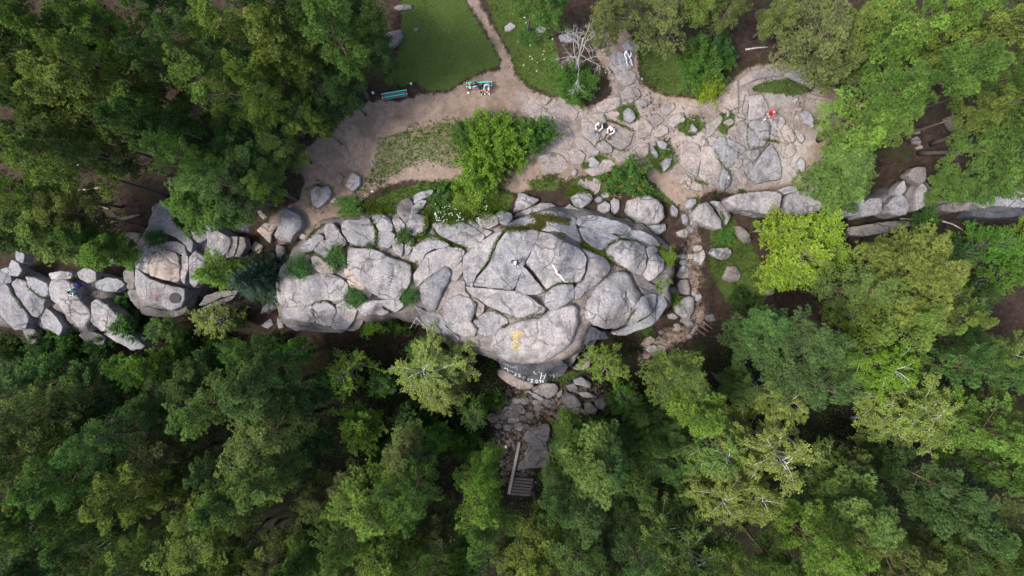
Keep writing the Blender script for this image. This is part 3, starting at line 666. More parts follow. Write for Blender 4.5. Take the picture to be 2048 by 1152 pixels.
# --- east ledge
east = empty('rock_outcrop', at_base(1750, 440, -3)); tag(east, 'line of grey ledge blocks with a dark drop below, at the right of the photo', 'rock outcrop')
core([(1450,398),(1500,388),(1600,384),(1700,388),(1780,375),(1840,355),(1870,380),(1900,395),(1980,380),(2060,350),(2130,350),(2130,405),(2000,420),(1900,422),(1820,425),
 (1720,432),(1600,438),(1530,428),(1470,415)], east, drop=.7, slope=.9)
for cr, pts, kw in [
 (F_, [(365,960),(420,930),(550,910),(680,910),(705,930),(700,990),(680,1040),(600,1045),(500,1020),(420,1000),(390,980)], {'edge': .35, 'depth': 2.5, 'dome': .2}),
 (F_, [(735,1000),(760,930),(820,905),(890,910),(960,950),(990,985),(940,1030),(860,1050),(780,1060),(740,1050)], {'edge': .4, 'depth': 2.5, 'dome': .25}),
 (F_, [(710,895),(760,878),(815,880),(800,905),(740,915)], {'mat': M_ROCKG}),
 (F_, [(910,900),(960,870),(1010,865),(1080,870),(1100,920),(1040,970),(985,950),(940,930)], {'mat': M_ROCKG, 'edge': .3, 'depth': 2}),
 (F_, [(1050,980),(1110,930),(1230,920),(1240,980),(1210,1050),(1120,1060),(1060,1040)], {'mat': M_ROCKG, 'edge': .3, 'depth': 2}),
 (F_, [(1240,980),(1300,950),(1360,960),(1340,1030),(1280,1050),(1230,1060)], {'edge': .3, 'depth': 2}),
 (K_, [(490,900),(560,840),(630,830),(620,930),(560,950),(490,970)], {'edge': .3, 'depth': 2, 'dz': -.05}),
 (K_, [(685,880),(720,830),(780,800),(820,840),(840,900),(820,950),(760,960),(700,930)], {'edge': .35, 'depth': 2.2, 'dome': .2}),
 (K_, [(905,760),(940,720),(970,760),(990,820),(960,890),(900,920),(897,850)], {'edge': .35, 'depth': 2.2, 'dome': .1}),
 (K_, [(840,650),(880,600),(960,595),(970,650),(960,700),(910,720),(870,690)], {'mat': M_ROCKD, 'edge': .3}),
 (K_, [(745,750),(800,700),(812,760),(770,800),(740,790)], {'mat': M_ROCKG}),
 (K_, [(805,830),(850,740),(900,735),(888,830),(850,900),(830,860)], {'mat': M_CORE, 'dz': -.7}),
 (K_, [(1310,800),(1380,790),(1470,780),(1470,860),(1430,905),(1370,880)], {'mat': M_ROCKG, 'edge': .3, 'depth': 2.2}),
 (K_, [(1480,880),(1530,760),(1580,690),(1640,700),(1620,800),(1720,870),(1720,895),(1560,885)], {'mat': M_ROCKG, 'edge': .35, 'depth': 2.4}),
 (K_, [(1628,735),(1720,645),(1800,640),(1850,740),(1800,860),(1725,850),(1655,795)], {'mat': M_ROCKG, 'edge': .5, 'depth': 2.4, 'dome': .4}),
 (K_, [(1100,880),(1200,860),(1300,870),(1310,905),(1200,930),(1100,920)], {'mat': M_ROCKD, 'dz': -.6, 'depth': 2.4}),
 (K_, [(380,1060),(520,1040),(640,1020),(800,1010),(860,1030),(700,1080),(520,1110),(400,1110)], {'mat': M_ROCKD, 'dz': -2.2, 'depth': 2.4}),
 (K_, [(1330,910),(1500,900),(1720,905),(1720,960),(1500,975),(1340,960)], {'mat': M_STAIN, 'dz': -1.4, 'depth': 3}),
]:
    rock('rock_slab', crop(*cr, pts), M, parent=east, **kw)

# --- flat trodden bedrock on the plateau
pave = empty('rock_pavement', at_base(1200, 260)); tag(pave, 'trodden flat pinkish bedrock slabs around the two people in white', 'rock pavement')
pave2 = empty('rock_pavement', at_base(1500, 270)); tag(pave2, 'flat cracked grey bedrock slabs around the person in red', 'rock pavement')
ROOF = 0.02
for pts, kw in [
 ([(290,640),(310,570),(345,560),(400,600),(450,640),(430,690),(370,690)], {}),
 ([(475,690),(540,655),(600,660),(610,700),(582,760),(555,830),(510,800),(480,760)], {}),
 ([(592,760),(620,700),(660,710),(770,750),(745,830),(700,860),(640,820),(597,790)], {}),
 ([(565,830),(600,810),(645,850),(640,875),(600,875)], {'dz': .12}),
 ([(770,850),(800,825),(855,830),(850,880),(820,910),(775,880)], {'dz': .1}),
 ([(495,980),(560,960),(600,920),(640,920),(670,945),(640,980),(590,1000),(530,1010)], {}),
 ([(445,1070),(470,1020),(550,1030),(580,1050),(570,1100),(540,1120),(490,1090)], {}),
 ([(895,760),(930,715),(965,735),(965,765),(920,785),(895,780)], {'dz': .15}),
 ([(875,670),(905,655),(945,690),(900,720),(875,710)], {}),
 ([(300,770),(340,715),(400,740),(430,790),(400,850),(330,850),(290,820)], {}),
 ([(440,800),(470,780),(570,870),(560,890),(500,870),(450,850)], {}),
 ([(230,580),(270,555),(295,570),(260,600)], {}),
 ([(700,890),(740,870),(770,900),(740,930),(690,930),(660,900)], {}),
 ([(640,330),(660,300),(700,300),(750,340),(760,390),(720,400),(680,390)], {'dz': .15, 'mat': M_ROCK}),
 ([(710,260),(750,230),(800,265),(780,300),(740,300)], {'dz': .2, 'mat': M_ROCKG}),
 ([(645,660),(670,640),(690,655),(670,670)], {}), ([(775,740),(800,715),(820,735),(795,755)], {'dz': .1}),
 ([(935,610),(1000,590),(1005,620),(960,660),(935,640)], {}), ([(960,700),(1000,665),(1060,650),(1050,690),(1000,730)], {}),
 ([(150,640),(200,595),(250,620),(300,670),(280,715),(220,700)], {}),
 ([(700,530),(740,505),(790,510),(810,550),(760,590),(720,580)], {}), ([(560,600),(620,570),(690,560),(700,600),(620,640),(570,640)], {}),
 ([(230,900),(300,880),(360,900),(400,960),(330,1000),(250,980)], {}), ([(400,870),(440,850),(490,890),(470,940),(420,940)], {}),
 ([(790,700),(850,690),(880,730),(860,790),(800,790)], {}), ([(660,430),(720,405),(780,420),(770,470),(720,490)], {}),
]:
    rock('rock_slab', crop(*E_, pts), G, parent=pave, **{**dict(mat=M_ROCKP, edge=.08, depth=.5, dz=.07, rough=.6), **kw})
for pts, kw in [
 ([(440,270),(500,260),(510,310),(495,380),(490,440),(440,420),(430,380)], {}),
 ([(515,300),(540,290),(590,295),(615,340),(630,380),(600,420),(545,445),(502,440),(512,380)], {'mat': M_ROCK}),
 ([(490,480),(550,450),(620,460),(640,490),(630,560),(600,610),(540,625),(495,610),(485,550)], {'dz': .3, 'mat': M_ROCK, 'dome': .1}),
 ([(645,430),(680,405),(720,430),(735,460),(700,515),(660,480)], {'dz': .2, 'mat': M_ROCK}),
 ([(640,500),(665,495),(685,540),(650,570),(625,580)], {'mat': M_ROCK}),
 ([(545,840),(500,810),(530,770),(547,740),(600,660),(650,600),(680,650),(705,720),(712,820),(640,830),(560,850)], {'dz': .25, 'mat': M_ROCK}),
 ([(500,650),(570,640),(573,660),(538,712),(515,690)], {'mat': M_ROCK, 'dz': .15}),
 ([(275,620),(320,560),(350,565),(370,610),(428,652),(440,680),(400,740),(370,750),(330,720),(290,670)], {'dz': .18, 'mat': M_ROCK}),
 ([(357,570),(420,590),(480,630),(470,658),(432,642),(382,607)], {'mat': M_ROCK, 'dz': .1}),
 ([(75,640),(130,590),(180,610),(200,660),(190,730),(170,800),(110,770),(75,720)], {'dz': .15}),
 ([(205,660),(215,560),(270,640),(310,700),(330,750),(300,830),(240,850),(194,800),(199,740)], {}),
 ([(65,835),(100,795),(135,830),(130,870),(95,880)], {'dz': .1}), ([(115,885),(160,845),(210,870),(200,905),(150,905)], {'dz': .1}),
 ([(250,560),(300,560),(300,590),(260,620)], {}), ([(420,740),(430,700),(460,700),(465,730),(450,755)], {'dz': .1}),
 ([(425,790),(470,770),(500,840),(480,860),(450,830)], {}), ([(480,740),(520,720),(540,750),(500,800),(485,770)], {'mat': M_ROCK}),
 ([(350,460),(390,440),(410,460),(380,480)], {}), ([(380,510),(420,485),(425,550),(400,565),(380,540)], {}),
 ([(740,150),(860,105),(900,170),(930,220),(880,220),(800,190)], {'mat': M_ROCK}),
 ([(440,460),(480,450),(482,560),(480,610),(430,580),(425,500)], {}), ([(470,650),(497,642),(505,690),(480,690)], {}),
 ([(320,290),(370,230),(430,200),(435,300),(420,370),(350,400),(320,370)], {}), ([(240,480),(320,420),(340,440),(270,540),(230,560)], {}),
 ([(455,190),(520,140),(620,120),(730,130),(730,160),(620,165),(520,195),(460,225)], {}),
 ([(690,520),(740,480),(790,520),(800,580),(740,590),(700,570)], {}), ([(720,620),(790,600),(810,650),(760,690),(720,670)], {}),
]:
    rock('rock_slab', crop(*F_, pts), G, parent=pave2, **{**dict(mat=M_ROCKP, edge=.08, depth=.5, dz=.07, rough=.6), **kw})

# --- loose boulders: crop, outline, label, settings
def lp(ctrl):
    c = ctrl_world(ctrl); return lambda x, y: idw(np.stack([np.atleast_1d(x), np.atleast_1d(y)], 1), c, 2.0)
oval = rock('boulder', crop(*B_, [(1260,900),(1280,820),(1330,740),(1400,670),(1480,625),(1540,625),(1580,670),(1610,740),(1640,770),(1620,830),(1570,900),(1540,970),(1480,1000),(1400,1005),(1330,980),(1270,940)]), M, dz=.1, dome=.6, edge=.8, depth=3.0)
tag(oval, 'big egg-shaped grey boulder at the right end of the central dome', 'boulder')
pebb = rock('boulder', crop(*A_, [(1018,720),(1060,670),(1110,640),(1180,582),(1208,592),(1223,640),(1208,690),(1168,740),(1148,800),(1118,880),(1080,885),(1032,840),(1020,780)]), M, dz=.25, dome=.5, edge=.6, depth=1.6)
tag(pebb, 'long oval boulder perched in the gap left of the central dome', 'boulder')
lump = rock('boulder', crop(*C_, [(265,170),(300,120),(370,95),(430,115),(470,150),(460,200),(440,260),(475,310),(460,350),(400,350),(330,320),(280,270)]), M, dz=.1, dome=.3, edge=.5, depth=2.5)
tag(lump, 'knobbly grey boulder below the long oval boulder, above the birch', 'boulder')
peace = rock('boulder', crop(*C_, [(580,340),(640,300),(740,265),(880,235),(960,180),(1080,162),(1103,190),(1103,260),(1088,330),(1060,390),(1020,430),(940,480),(880,512),(780,517),(680,507),(610,470),(570,420)]), M, dz=.15, dome=.45, edge=.9, depth=3.2, flare=.25)
tag(peace, 'large rounded boulder painted with a yellow peace sign and white lettering', 'boulder')
face = rock('stained_face', crop(*C_, [(595,480),(680,512),(800,522),(900,515),(1000,500),(1045,535),(1005,590),(900,637),(820,640),(720,602),(640,560)]),
            lp([(990,716,.7),(1060,722,.9),(1120,718,.7),(1000,735,-1.6),(1060,758,-2.6),(1110,752,-2.4),(1020,748,-2.6),(1085,735,-.4),(1040,742,-.9)]), edge=.2, depth=2.0, mat=M_STAIN, parent=peace, rough=.5)
BL = [
 (A_, [(265,65),(310,38),(345,52),(385,35),(410,70),(400,120),(360,165),(320,188),(285,165),(268,115)], 'pale heart-shaped boulder left of the grassy strip', dict(dz=.55, dome=.15, depth=1.0)),
 (L_, [(350,1015),(375,960),(395,940),(440,970),(435,1010),(400,1050)], 'pale four-sided boulder just above right of the heart-shaped boulder', dict(dz=.55, depth=1.0)),
 (A_, [(60,245),(95,180),(140,200),(185,235),(205,285),(195,330),(160,375),(125,425),(85,415),(40,400),(20,370),(50,310)], 'long ridged boulder standing left of the central outcrop, below the heart-shaped boulder', dict(dz=1.2, dome=.2, edge=.2, depth=1.8)),
 (A_, [(405,145),(435,115),(470,135),(450,152),(415,152)], 'small flat stone to the right of the heart-shaped boulder', dict(dz=.15)),
 (A_, [(195,370),(220,358),(250,380),(235,405),(200,395)], 'small stone touching the right of the long ridged boulder', dict(dz=.2)),
 (L_, [(305,960),(325,940),(350,975),(330,1010),(308,1000)], 'low brown stone between the heart-shaped boulder and the four-sided one', dict(dz=.12, mat=M_CORE)),
 (L_, [(490,890),(500,875),(518,905),(510,922)], 'narrow dark stone standing in the dirt below the left bench', dict(dz=.12, mat=M_ROCKG)),
 (L_, [(565,200),(600,170),(660,160),(675,195),(640,240),(605,260)], 'dark grey boulder at the left side of the green lawn', dict(dz=.4, mat=M_ROCKD, dome=.2)),
 (L_, [(615,35),(650,20),(720,25),(725,45),(680,55),(630,50)], 'grey flat boulder at the top left of the green lawn', dict(dz=.25, mat=M_ROCKD)),
 (L_, [(728,155),(745,145),(762,155),(748,172),(730,170)], 'small stone lying in the left of the green lawn', dict(dz=.1, mat=M_ROCKD)),
 (B_, [(1535,190),(1560,130),(1620,100),(1690,100),(1750,130),(1785,170),(1800,250),(1760,290),(1690,300),(1620,270),(1560,230)], 'big round pale boulder right below the rowan bush', dict(dz=1.2, dome=.25, edge=.45, depth=1.8)),
 (B_, [(1600,272),(1690,305),(1800,295),(1805,340),(1760,372),(1680,340)], 'grey ledge stone tucked under the big round pale boulder', dict(dz=.5, mat=M_ROCKG)),
 (B_, [(1165,110),(1240,65),(1290,85),(1315,120),(1280,160),(1220,195),(1180,165)], 'angular pale boulder left below the rowan bush', dict(dz=.7, dome=.1, depth=1.1)),
 (B_, [(1345,165),(1390,140),(1430,160),(1420,210),(1385,235),(1345,205)], 'small blocky boulder between the rowan bush and the dome', dict(dz=.55)),
 (B_, [(1430,150),(1450,115),(1490,130),(1490,200),(1455,235),(1435,200)], 'upright narrow block left of the big round pale boulder', dict(dz=.4)),
 (B_, [(1320,130),(1345,108),(1380,115),(1375,145),(1340,155)], 'small stone just left above the small blocky boulder', dict(dz=.25)),
 (B_, [(1365,100),(1400,70),(1430,90),(1420,112),(1385,120)], 'small pale stone at the left foot of the rowan bush', dict(dz=.3)),
 (B_, [(790,130),(810,80),(870,100),(945,130),(900,170),(840,200),(770,215)], 'triangular grey boulder below the bright round bush', dict(dz=.6, dome=.1, depth=1.2)),
 (B_, [(775,250),(785,220),(870,193),(950,155),(1020,150),(1085,190),(1060,205),(940,215),(850,245)], 'long flat slab just below the triangular boulder', dict(dz=.65, depth=1.2)),
 (B_, [(1110,190),(1150,160),(1200,190),(1280,230),(1240,245),(1200,240),(1120,215)], 'wedge slab below the angular pale boulder', dict(dz=.6, depth=1.2)),
 (B_, [(1200,50),(1230,0),(1350,0),(1350,60),(1320,90),(1275,60)], 'flat sandy slab at the left edge of the rowan bush', dict(dz=.15, mat=M_ROCKP)),
 (B_, [(1835,190),(1850,165),(1890,200),(1880,245),(1845,240)], 'small pointed stone right of the big round pale boulder', dict(dz=.35)),
 (B_, [(1500,265),(1540,258),(1580,285),(1570,305),(1520,290)], 'little flat stone under the left of the big round pale boulder', dict(dz=.2)),
 (C_, [(970,480),(1010,430),(1060,405),(1110,405),(1125,430),(1100,490),(1060,540),(1000,515),(935,508)], 'weathered grey block leaning on the lower right of the peace sign boulder', dict(zf='G', dz=3.6, edge=.4, depth=4.0, mat=M_ROCKG)),
 (C_, [(600,565),(640,555),(740,604),(830,645),(825,680),(740,680),(660,640),(610,600)], 'broad flat slab below the white painted date', dict(dz=1.3, edge=.3, depth=1.6, mat=M_ROCKP)),
 (C_, [(860,660),(900,640),(970,645),(985,680),(960,720),(910,735),(880,700)], 'brownish block below the painted letters', dict(dz=.7, mat=M_ROCKP)),
 (C_, [(800,690),(840,700),(895,740),(880,755),(820,725)], 'thin tilted grey slab under the broad flat slab', dict(dz=.45, mat=M_ROCKG)),
 (C_, [(1005,720),(1040,700),(1090,720),(1130,770),(1120,810),(1080,830),(1040,800),(1010,760)], 'biggest brown round boulder among the rubble below the dome', dict(dz=.8, dome=.2, edge=.35, mat=M_ROCKD)),
 (C_, [(1080,620),(1130,605),(1190,640),(1185,675),(1130,660),(1085,650)], 'pale long block in the rubble, left of the yellow-green aspen', dict(dz=.6, mat=M_ROCKG)),
 (C_, [(1100,700),(1160,695),(1215,720),(1195,735),(1130,725)], 'narrow stone above right of the biggest brown rubble boulder', dict(dz=.5)),
 (C_, [(1145,770),(1180,760),(1225,800),(1220,840),(1160,830)], 'dark wedge stone right of the biggest brown rubble boulder', dict(dz=.5, mat=M_ROCKD)),
 (C_, [(1210,750),(1260,730),(1285,770),(1260,810),(1215,790)], 'dark stone at the far right end of the rubble', dict(dz=.4, mat=M_ROCKD)),
 (C_, [(1030,660),(1080,640),(1110,680),(1060,698)], 'brown stone directly above the biggest brown rubble boulder', dict(dz=.4, mat=M_ROCKD)),
 (C_, [(970,700),(1010,680),(1005,720),(980,735)], 'small stone left above the biggest brown rubble boulder', dict(dz=.35, mat=M_ROCKP)),
 (C_, [(1710,160),(1750,115),(1800,95),(1830,110),(1830,190),(1800,240),(1760,235),(1720,200)], 'grey squarish boulder in the gully right of the egg-shaped boulder', dict(dz=.6, dome=.15, edge=.3)),
 (C_, [(1660,215),(1700,205),(1730,230),(1710,245),(1670,240)], 'small flat stone below left of the squarish gully boulder', dict(dz=.25)),
 (C_, [(1740,0),(1795,0),(1805,60),(1800,92),(1750,88),(1720,40)], 'tall flat slab in the gully above the squarish boulder', dict(dz=.5, mat=M_ROCKP)),
 (C_, [(1690,312),(1720,290),(1752,300),(1730,325)], 'small rounded stone on the dirt path at the lower right of the outcrop', dict(dz=.15, mat=M_ROCKP)),
 (C_, [(1800,335),(1832,290),(1848,275),(1852,300),(1822,340)], 'narrow stone on the gully path above the logs', dict(dz=.2, mat=M_ROCKP)),
 (C_, [(1070,545),(1150,482),(1190,512),(1170,552),(1100,562)], 'flat pale stone at the right foot of the peace sign boulder', dict(dz=1.0, mat=M_ROCKP)),
 (C_, [(1130,462),(1190,430),(1210,460),(1190,495),(1152,490)], 'dark stone above the yellow-green aspen at the cliff foot', dict(dz=1.0, mat=M_ROCKD)),
 (C_, [(1080,395),(1170,370),(1230,360),(1190,420),(1140,430)], 'shadowed grey block in the cleft right of the peace sign boulder', dict(dz=2.0, mat=M_ROCKD, depth=2)),
 (C_, [(745,1000),(770,950),(850,882),(910,872),(935,930),(920,1000),(880,1060),(800,1075),(750,1060)], 'large smooth dark slab at the top of the stairs', dict(dz=.25, mat=M_ROCKD, depth=.8)),
 (C_, [(1655,60),(1700,40),(1740,70),(1725,110),(1680,120),(1655,95)], 'shaded block between the outcrop and the tall gully slab', dict(dz=.4, mat=M_ROCKD)),
 (E_, [(715,640),(740,615),(775,630),(785,680),(760,700),(725,690)], 'grey oval stone ringed by grass on the bedrock', dict(dz=.35, mat=M_ROCKG, dome=.1)),
 (E_, [(510,910),(540,900),(580,935),(560,965),(520,960)], 'round grey stone with a grass ring above the rowan bush', dict(dz=.3, mat=M_ROCKG)),
 (E_, [(415,985),(430,965),(450,985),(435,1010),(418,1005)], 'small pale round stone left of the ringed grey stone', dict(dz=.2)),
 (E_, [(870,840),(885,840),(915,890),(905,910),(880,880)], 'thin upright stone in the grass island right of the rowan bush', dict(dz=.3, mat=M_ROCKG)),
 (E_, [(905,810),(940,805),(970,830),(955,860),(920,850)], 'pale stone at the top of the grass island right of the rowan bush', dict(dz=.25)),
 (E_, [(925,940),(960,910),(1000,905),(985,950),(950,985)], 'grey wedge stone at the bottom of the grass island', dict(dz=.3, mat=M_ROCKG)),
 (E_, [(1093,752),(1110,710),(1142,745),(1132,762)], 'pointed stone in the small grass island left of the pale track', dict(dz=.3, mat=M_ROCKG)),
 (E_, [(810,580),(830,568),(855,585),(850,610),(820,610)], 'small round stone at the foot of the eroded runnel', dict(dz=.2)),
 (E_, [(25,150),(60,120),(95,150),(60,175),(30,175)], 'pale stone in the grass left of the dead tree, nearest the path', dict(dz=.3)),
 (E_, [(170,165),(220,140),(270,160),(250,185),(190,185)], 'flat grey stone in the grass just left of the dead tree', dict(dz=.25)),
 (E_, [(340,200),(380,190),(420,215),(410,240),(350,230)], 'grey stone under the branches of the dead tree', dict(dz=.3, mat=M_ROCKG)),
 (E_, [(570,290),(600,275),(635,295),(620,320),(585,315)], 'brown stone right of the dead tree', dict(dz=.2, mat=M_ROCKP)),
 (E_, [(1040,680),(1060,670),(1070,690),(1050,705)], 'little stone at the left of the small grass island', dict(dz=.2)),
 (E_, [(1300,60),(1330,50),(1355,75),(1330,95),(1305,85)], 'grey stone on the brown slope near the top right pines', dict(dz=.2, mat=M_ROCKD)),
 (E_, [(1190,55),(1215,45),(1240,65),(1220,80)], 'small grey stone on the brown slope right of the top pine', dict(dz=.15, mat=M_ROCKD)),
 (F_, [(330,800),(350,760),(380,770),(395,830),(375,880),(345,900),(325,860)], 'shield-shaped grey stone standing out of the bedrock below the person in red', dict(dz=.4, mat=M_ROCKG)),
 (F_, [(840,400),(880,378),(910,400),(932,450),(920,490),(880,470),(845,430)], 'grey slab stone right of the person in red, beside the roots', dict(dz=.35, mat=M_ROCKG)),
 (F_, [(815,720),(840,685),(870,700),(870,780),(850,800),(825,770)], 'pale stone half hidden by the right pine, above the blue bag', dict(dz=.3, mat=M_ROCKG)),
 (F_, [(145,1045),(200,980),(260,965),(300,1030),(340,1090),(340,1140),(300,1150),(220,1120),(160,1090)], 'large pale boulder at the head of the gully', dict(dz=1.0, dome=.15, edge=.3, depth=1.6)),
 (F_, [(277,965),(320,970),(390,1030),(395,1070),(362,1120),(347,1090),(322,1030)], 'grey flake split from the right of the large gully-head boulder', dict(dz=.85, depth=1.5)),
 (F_, [(100,980),(130,950),(170,950),(170,980),(130,1020),(105,1015)], 'small pale block left above the large gully-head boulder', dict(dz=.4)),
 (F_, [(75,1060),(100,1045),(125,1080),(110,1120),(85,1110)], 'low stone left of the large gully-head boulder', dict(dz=.25)),
 (F_, [(815,540),(840,530),(865,560),(850,595),(825,580)], 'small white-edged stone among the roots, right of the bedrock', dict(dz=.2)),
 (F_, [(368,388),(385,382),(390,415),(366,430)], 'small upright stone in the grass left of the cracked bedrock', dict(dz=.2, mat=M_ROCKG)),
 (F_, [(780,330),(820,290),(830,320),(810,340)], 'pale stone above the slab beside the roots', dict(dz=.15)),
 (F_, [(800,370),(830,355),(860,370),(840,392),(810,390)], 'sandy flat stone just left of the slab beside the roots', dict(dz=.12, mat=M_ROCKP)),
 (K_, [(1130,210),(1200,185),(1240,210),(1270,270),(1250,320),(1180,300)], 'big dark boulder behind the upper leaning pine trunk', dict(dz=.6, mat=M_ROCKD, edge=.3)),
 (K_, [(1250,420),(1290,400),(1345,420),(1300,445)], 'dark stone between the two leaning pine trunks', dict(dz=.3, mat=M_ROCKD)),
 (K_, [(870,370),(910,350),(940,390),(930,420),(880,410)], 'dark round stone at the foot of the leaning pines', dict(dz=.3, mat=M_ROCKD)),
 (K_, [(895,440),(930,420),(955,430),(940,450),(905,452)], 'little stone just below the dark round stone by the leaning pines', dict(dz=.2, mat=M_ROCKD)),
 (K_, [(890,300),(920,295),(930,330),(900,335)], 'small dark stone above the foot of the leaning pines', dict(dz=.2, mat=M_ROCKD)),
 (K_, [(1290,190),(1340,190),(1345,230),(1300,240)], 'dark block in the shade at the right, above the upper leaning trunk', dict(dz=.3, mat=M_ROCKD)),
 ((1400, 380, 3.16), [(62,395),(90,365),(180,360),(205,390),(190,430),(150,440),(80,420)], 'speckled pale boulder in the grass right of the gully', dict(dz=.5, mat=M_ROCKG)),
 ((1400, 380, 3.16), [(400,630),(430,605),(475,620),(470,655),(430,670)], 'speckled dark boulder at the lower edge of the yellow-green maple', dict(dz=.4, mat=M_ROCKD)),
 ((1400, 380, 3.16), [(205,230),(260,225),(310,270),(330,330),(280,335),(225,280)], 'brown slab in the hollow left of the yellow-green maple', dict(dz=.3, mat=M_CORE)),
 ((1400, 380, 3.16), [(0,400),(30,375),(40,420),(20,470),(0,470)], 'grey gully stone left of the speckled pale boulder', dict(dz=.4)),
 ((1400, 380, 3.16), [(140,560),(180,480),(230,480),(265,530),(260,575),(200,585)], 'mossy brown hump below the speckled pale boulder', dict(dz=.4, mat=M_CORE, edge=.4)),
 (D_, [(600,190),(650,155),(695,170),(680,215),(620,235)], 'lone grey boulder on the dark forest floor at the left', dict(dz=.4, mat=M_ROCKD)),
 (D_, [(800,300),(870,280),(940,290),(950,340),(920,385),(870,390),(820,360)], 'dark boulder left of the split outcrop', dict(dz=.7, mat=M_ROCKD, edge=.35, depth=1.4)),
 (D_, [(1690,400),(1720,345),(1780,380),(1760,430)], 'brown block above the spruce, left of the gap', dict(dz=.3, mat=M_ROCKP)),
 (D_, [(1750,840),(1780,790),(1880,730),(1900,790),(1830,820)], 'long pale stone right of the spruce', dict(dz=.6)),
 (D_, [(1870,865),(1915,860),(1920,930),(1880,940)], 'square stone at the left foot of the central outcrop', dict(dz=.4)),
 (D_, [(1760,920),(1830,870),(1850,910),(1810,940)], 'flat stone under the square stone left of the central outcrop', dict(dz=.3)),
 (D_, [(1730,270),(1790,220),(1880,220),(1840,300),(1830,365),(1760,300)], 'brown slab left of the long ridged boulder', dict(dz=.3, mat=M_ROCKP)),
 (D_, [(1870,375),(1920,380),(1930,440),(1890,480),(1868,440)], 'grey slab below the long ridged boulder', dict(dz=.4)),
 (D_, [(1470,200),(1540,180),(1600,210),(1690,230),(1690,290),(1600,300),(1530,290),(1480,250)], 'dark folded boulder in the hole right of the split outcrop', dict(dz=.3, mat=M_STAIN, dome=.3, edge=.4)),
 (D_, [(1200,60),(1240,45),(1260,85),(1230,100)], 'pale stone above the split outcrop beneath the pine', dict(dz=.3)),
 (D_, [(1780,200),(1740,150),(1760,130),(1810,180)], 'thin slab lying left above the long ridged boulder', dict(dz=.15, mat=M_ROCKP)),
]
for cr, pts, lab, kw in BL:
    kw = dict(kw); kw.pop('zf', None)
    o = rock('boulder', crop(*cr, pts), G, **{**dict(edge=.18, depth=.9), **kw}); tag(o, lab, 'boulder', 'loose boulders')

# ------------------------------------------------------------------ one lookup surface over land and rock
bv, bf = [], []
def _addb(V, F):
    b = len(bv); bv.extend(V.tolist() if hasattr(V, 'tolist') else V); bf.extend([tuple(int(k) + b for k in f) for f in F])
for rv_, rf_ in ALLROCK: _addb(rv_, rf_)
core_sel = (np.abs(TER[0][TER[1]].mean(1)[:, 0]) < 60) & (np.abs(TER[0][TER[1]].mean(1)[:, 1]) < 40)
_addb(TER[0], TER[1][core_sel])
BVH = BVHTree.FromPolygons(bv, bf)
def surf(px, py):
    """the point and normal of land or rock under a pixel"""
    d = Vector(U(px, py, 0)) - Vector((0, 0, H))
    hit = BVH.ray_cast(Vector((0, 0, H)), d.normalized(), 200)
    return (hit[0], hit[1]) if hit[0] is not None else (Vector(gpt(px, py)), Vector((0, 0, 1)))
def drop(x, y, z0=30):
    hit = BVH.ray_cast(Vector((x, y, z0)), Vector((0, 0, -1)), 100)
    return hit[0].z if hit[0] is not None else float(G(x, y)[0])

# ------------------------------------------------------------------ foliage builders
def unit(v): return v / (np.linalg.norm(v, axis=-1, keepdims=True) + 1e-9)
def rnd_dir(n): return unit(NR.normal(size=(n, 3)))
def needles(P, D, per, ln, wd, spread=0.9, tint=None):
    """tufts of narrow triangles at P pointing along D"""
    n = len(P); P2 = np.repeat(P, per, 0); D2 = np.repeat(D, per, 0)
    d = unit(D2 * .62 + rnd_dir(n * per) * spread); s = unit(np.cross(d, unit(rnd_dir(n * per) * .55 + np.array([0, 0, 1.]))))
    L = ln * NR.uniform(.7, 1.25, (n * per, 1)); W = wd * NR.uniform(.7, 1.3, (n * per, 1))
    base = P2 - d * L * .12
    V = np.stack([base + s * W, base - s * W, base + d * L], 1).reshape(-1, 3)
    F = np.arange(n * per * 3).reshape(-1, 3)
    t = np.repeat(tint if tint is not None else NR.uniform(0, 1, n), per) * .75 + NR.uniform(0, .25, n * per)
    return V, F, t
def leaves(P, D, per, ln, wd, spread=1.0, up=0.35, tint=None, jit=0.1):
    """clusters of four-cornered leaves"""
    n = len(P); m = n * per; P2 = np.repeat(P, per, 0) + NR.normal(size=(m, 3)) * jit; D2 = np.repeat(D, per, 0)
    d = unit(D2 * .6 + rnd_dir(m) * spread); nr = unit(rnd_dir(m) + np.array([0, 0, up * 2 + .6])); s = unit(np.cross(d, nr))
    L = ln * NR.uniform(.7, 1.25, (m, 1)); W = wd * NR.uniform(.7, 1.25, (m, 1))
    mid = P2 + d * L * .5
    V = np.stack([P2, mid + s * W * .5, P2 + d * L, mid - s * W * .5], 1).reshape(-1, 3)
    F = np.arange(m * 4).reshape(-1, 4)
    t = np.repeat(tint if tint is not None else NR.uniform(0, 1, n), per) * .7 + NR.uniform(0, .3, m)
    return V, F, t
class Tree:
    def __init__(s, name): s.name = name; s.trunk = MB(); s.limbs = MB(); s.P = []; s.D = []
    def finish(s, leaf, bark, limbmat, leafmat, R_, h_):
        s.parts = []
        def me(nm, V, F, mat, t=None, sm=True):
            o = mesh_obj(nm, V, F, mat, None, sm, {'tint': ('FACE', t)} if t is not None else None); COL.objects.unlink(o); return o
        s.parts.append(me('trunk', s.trunk.v, s.trunk.f, bark))
        if s.limbs.v: s.parts.append(me('limbs', s.limbs.v, s.limbs.f, limbmat))
        if leaf is not None: s.parts.append(me('crown', leaf[0], leaf[1], leafmat, leaf[2], False))
        s.R, s.h = R_, h_; return s
def curve(p0, d0, L, n, bend, wob=0.06):
    """a bough: starts at p0 along d0, bending by the vector bend"""
    pts = [np.array(p0, float)]; d = np.array(d0, float); st = L / n
    for i in range(n):
        d = unit(d + np.array(bend) / n + NR.normal(size=3) * wob); pts.append(pts[-1] + d * st)
    return pts
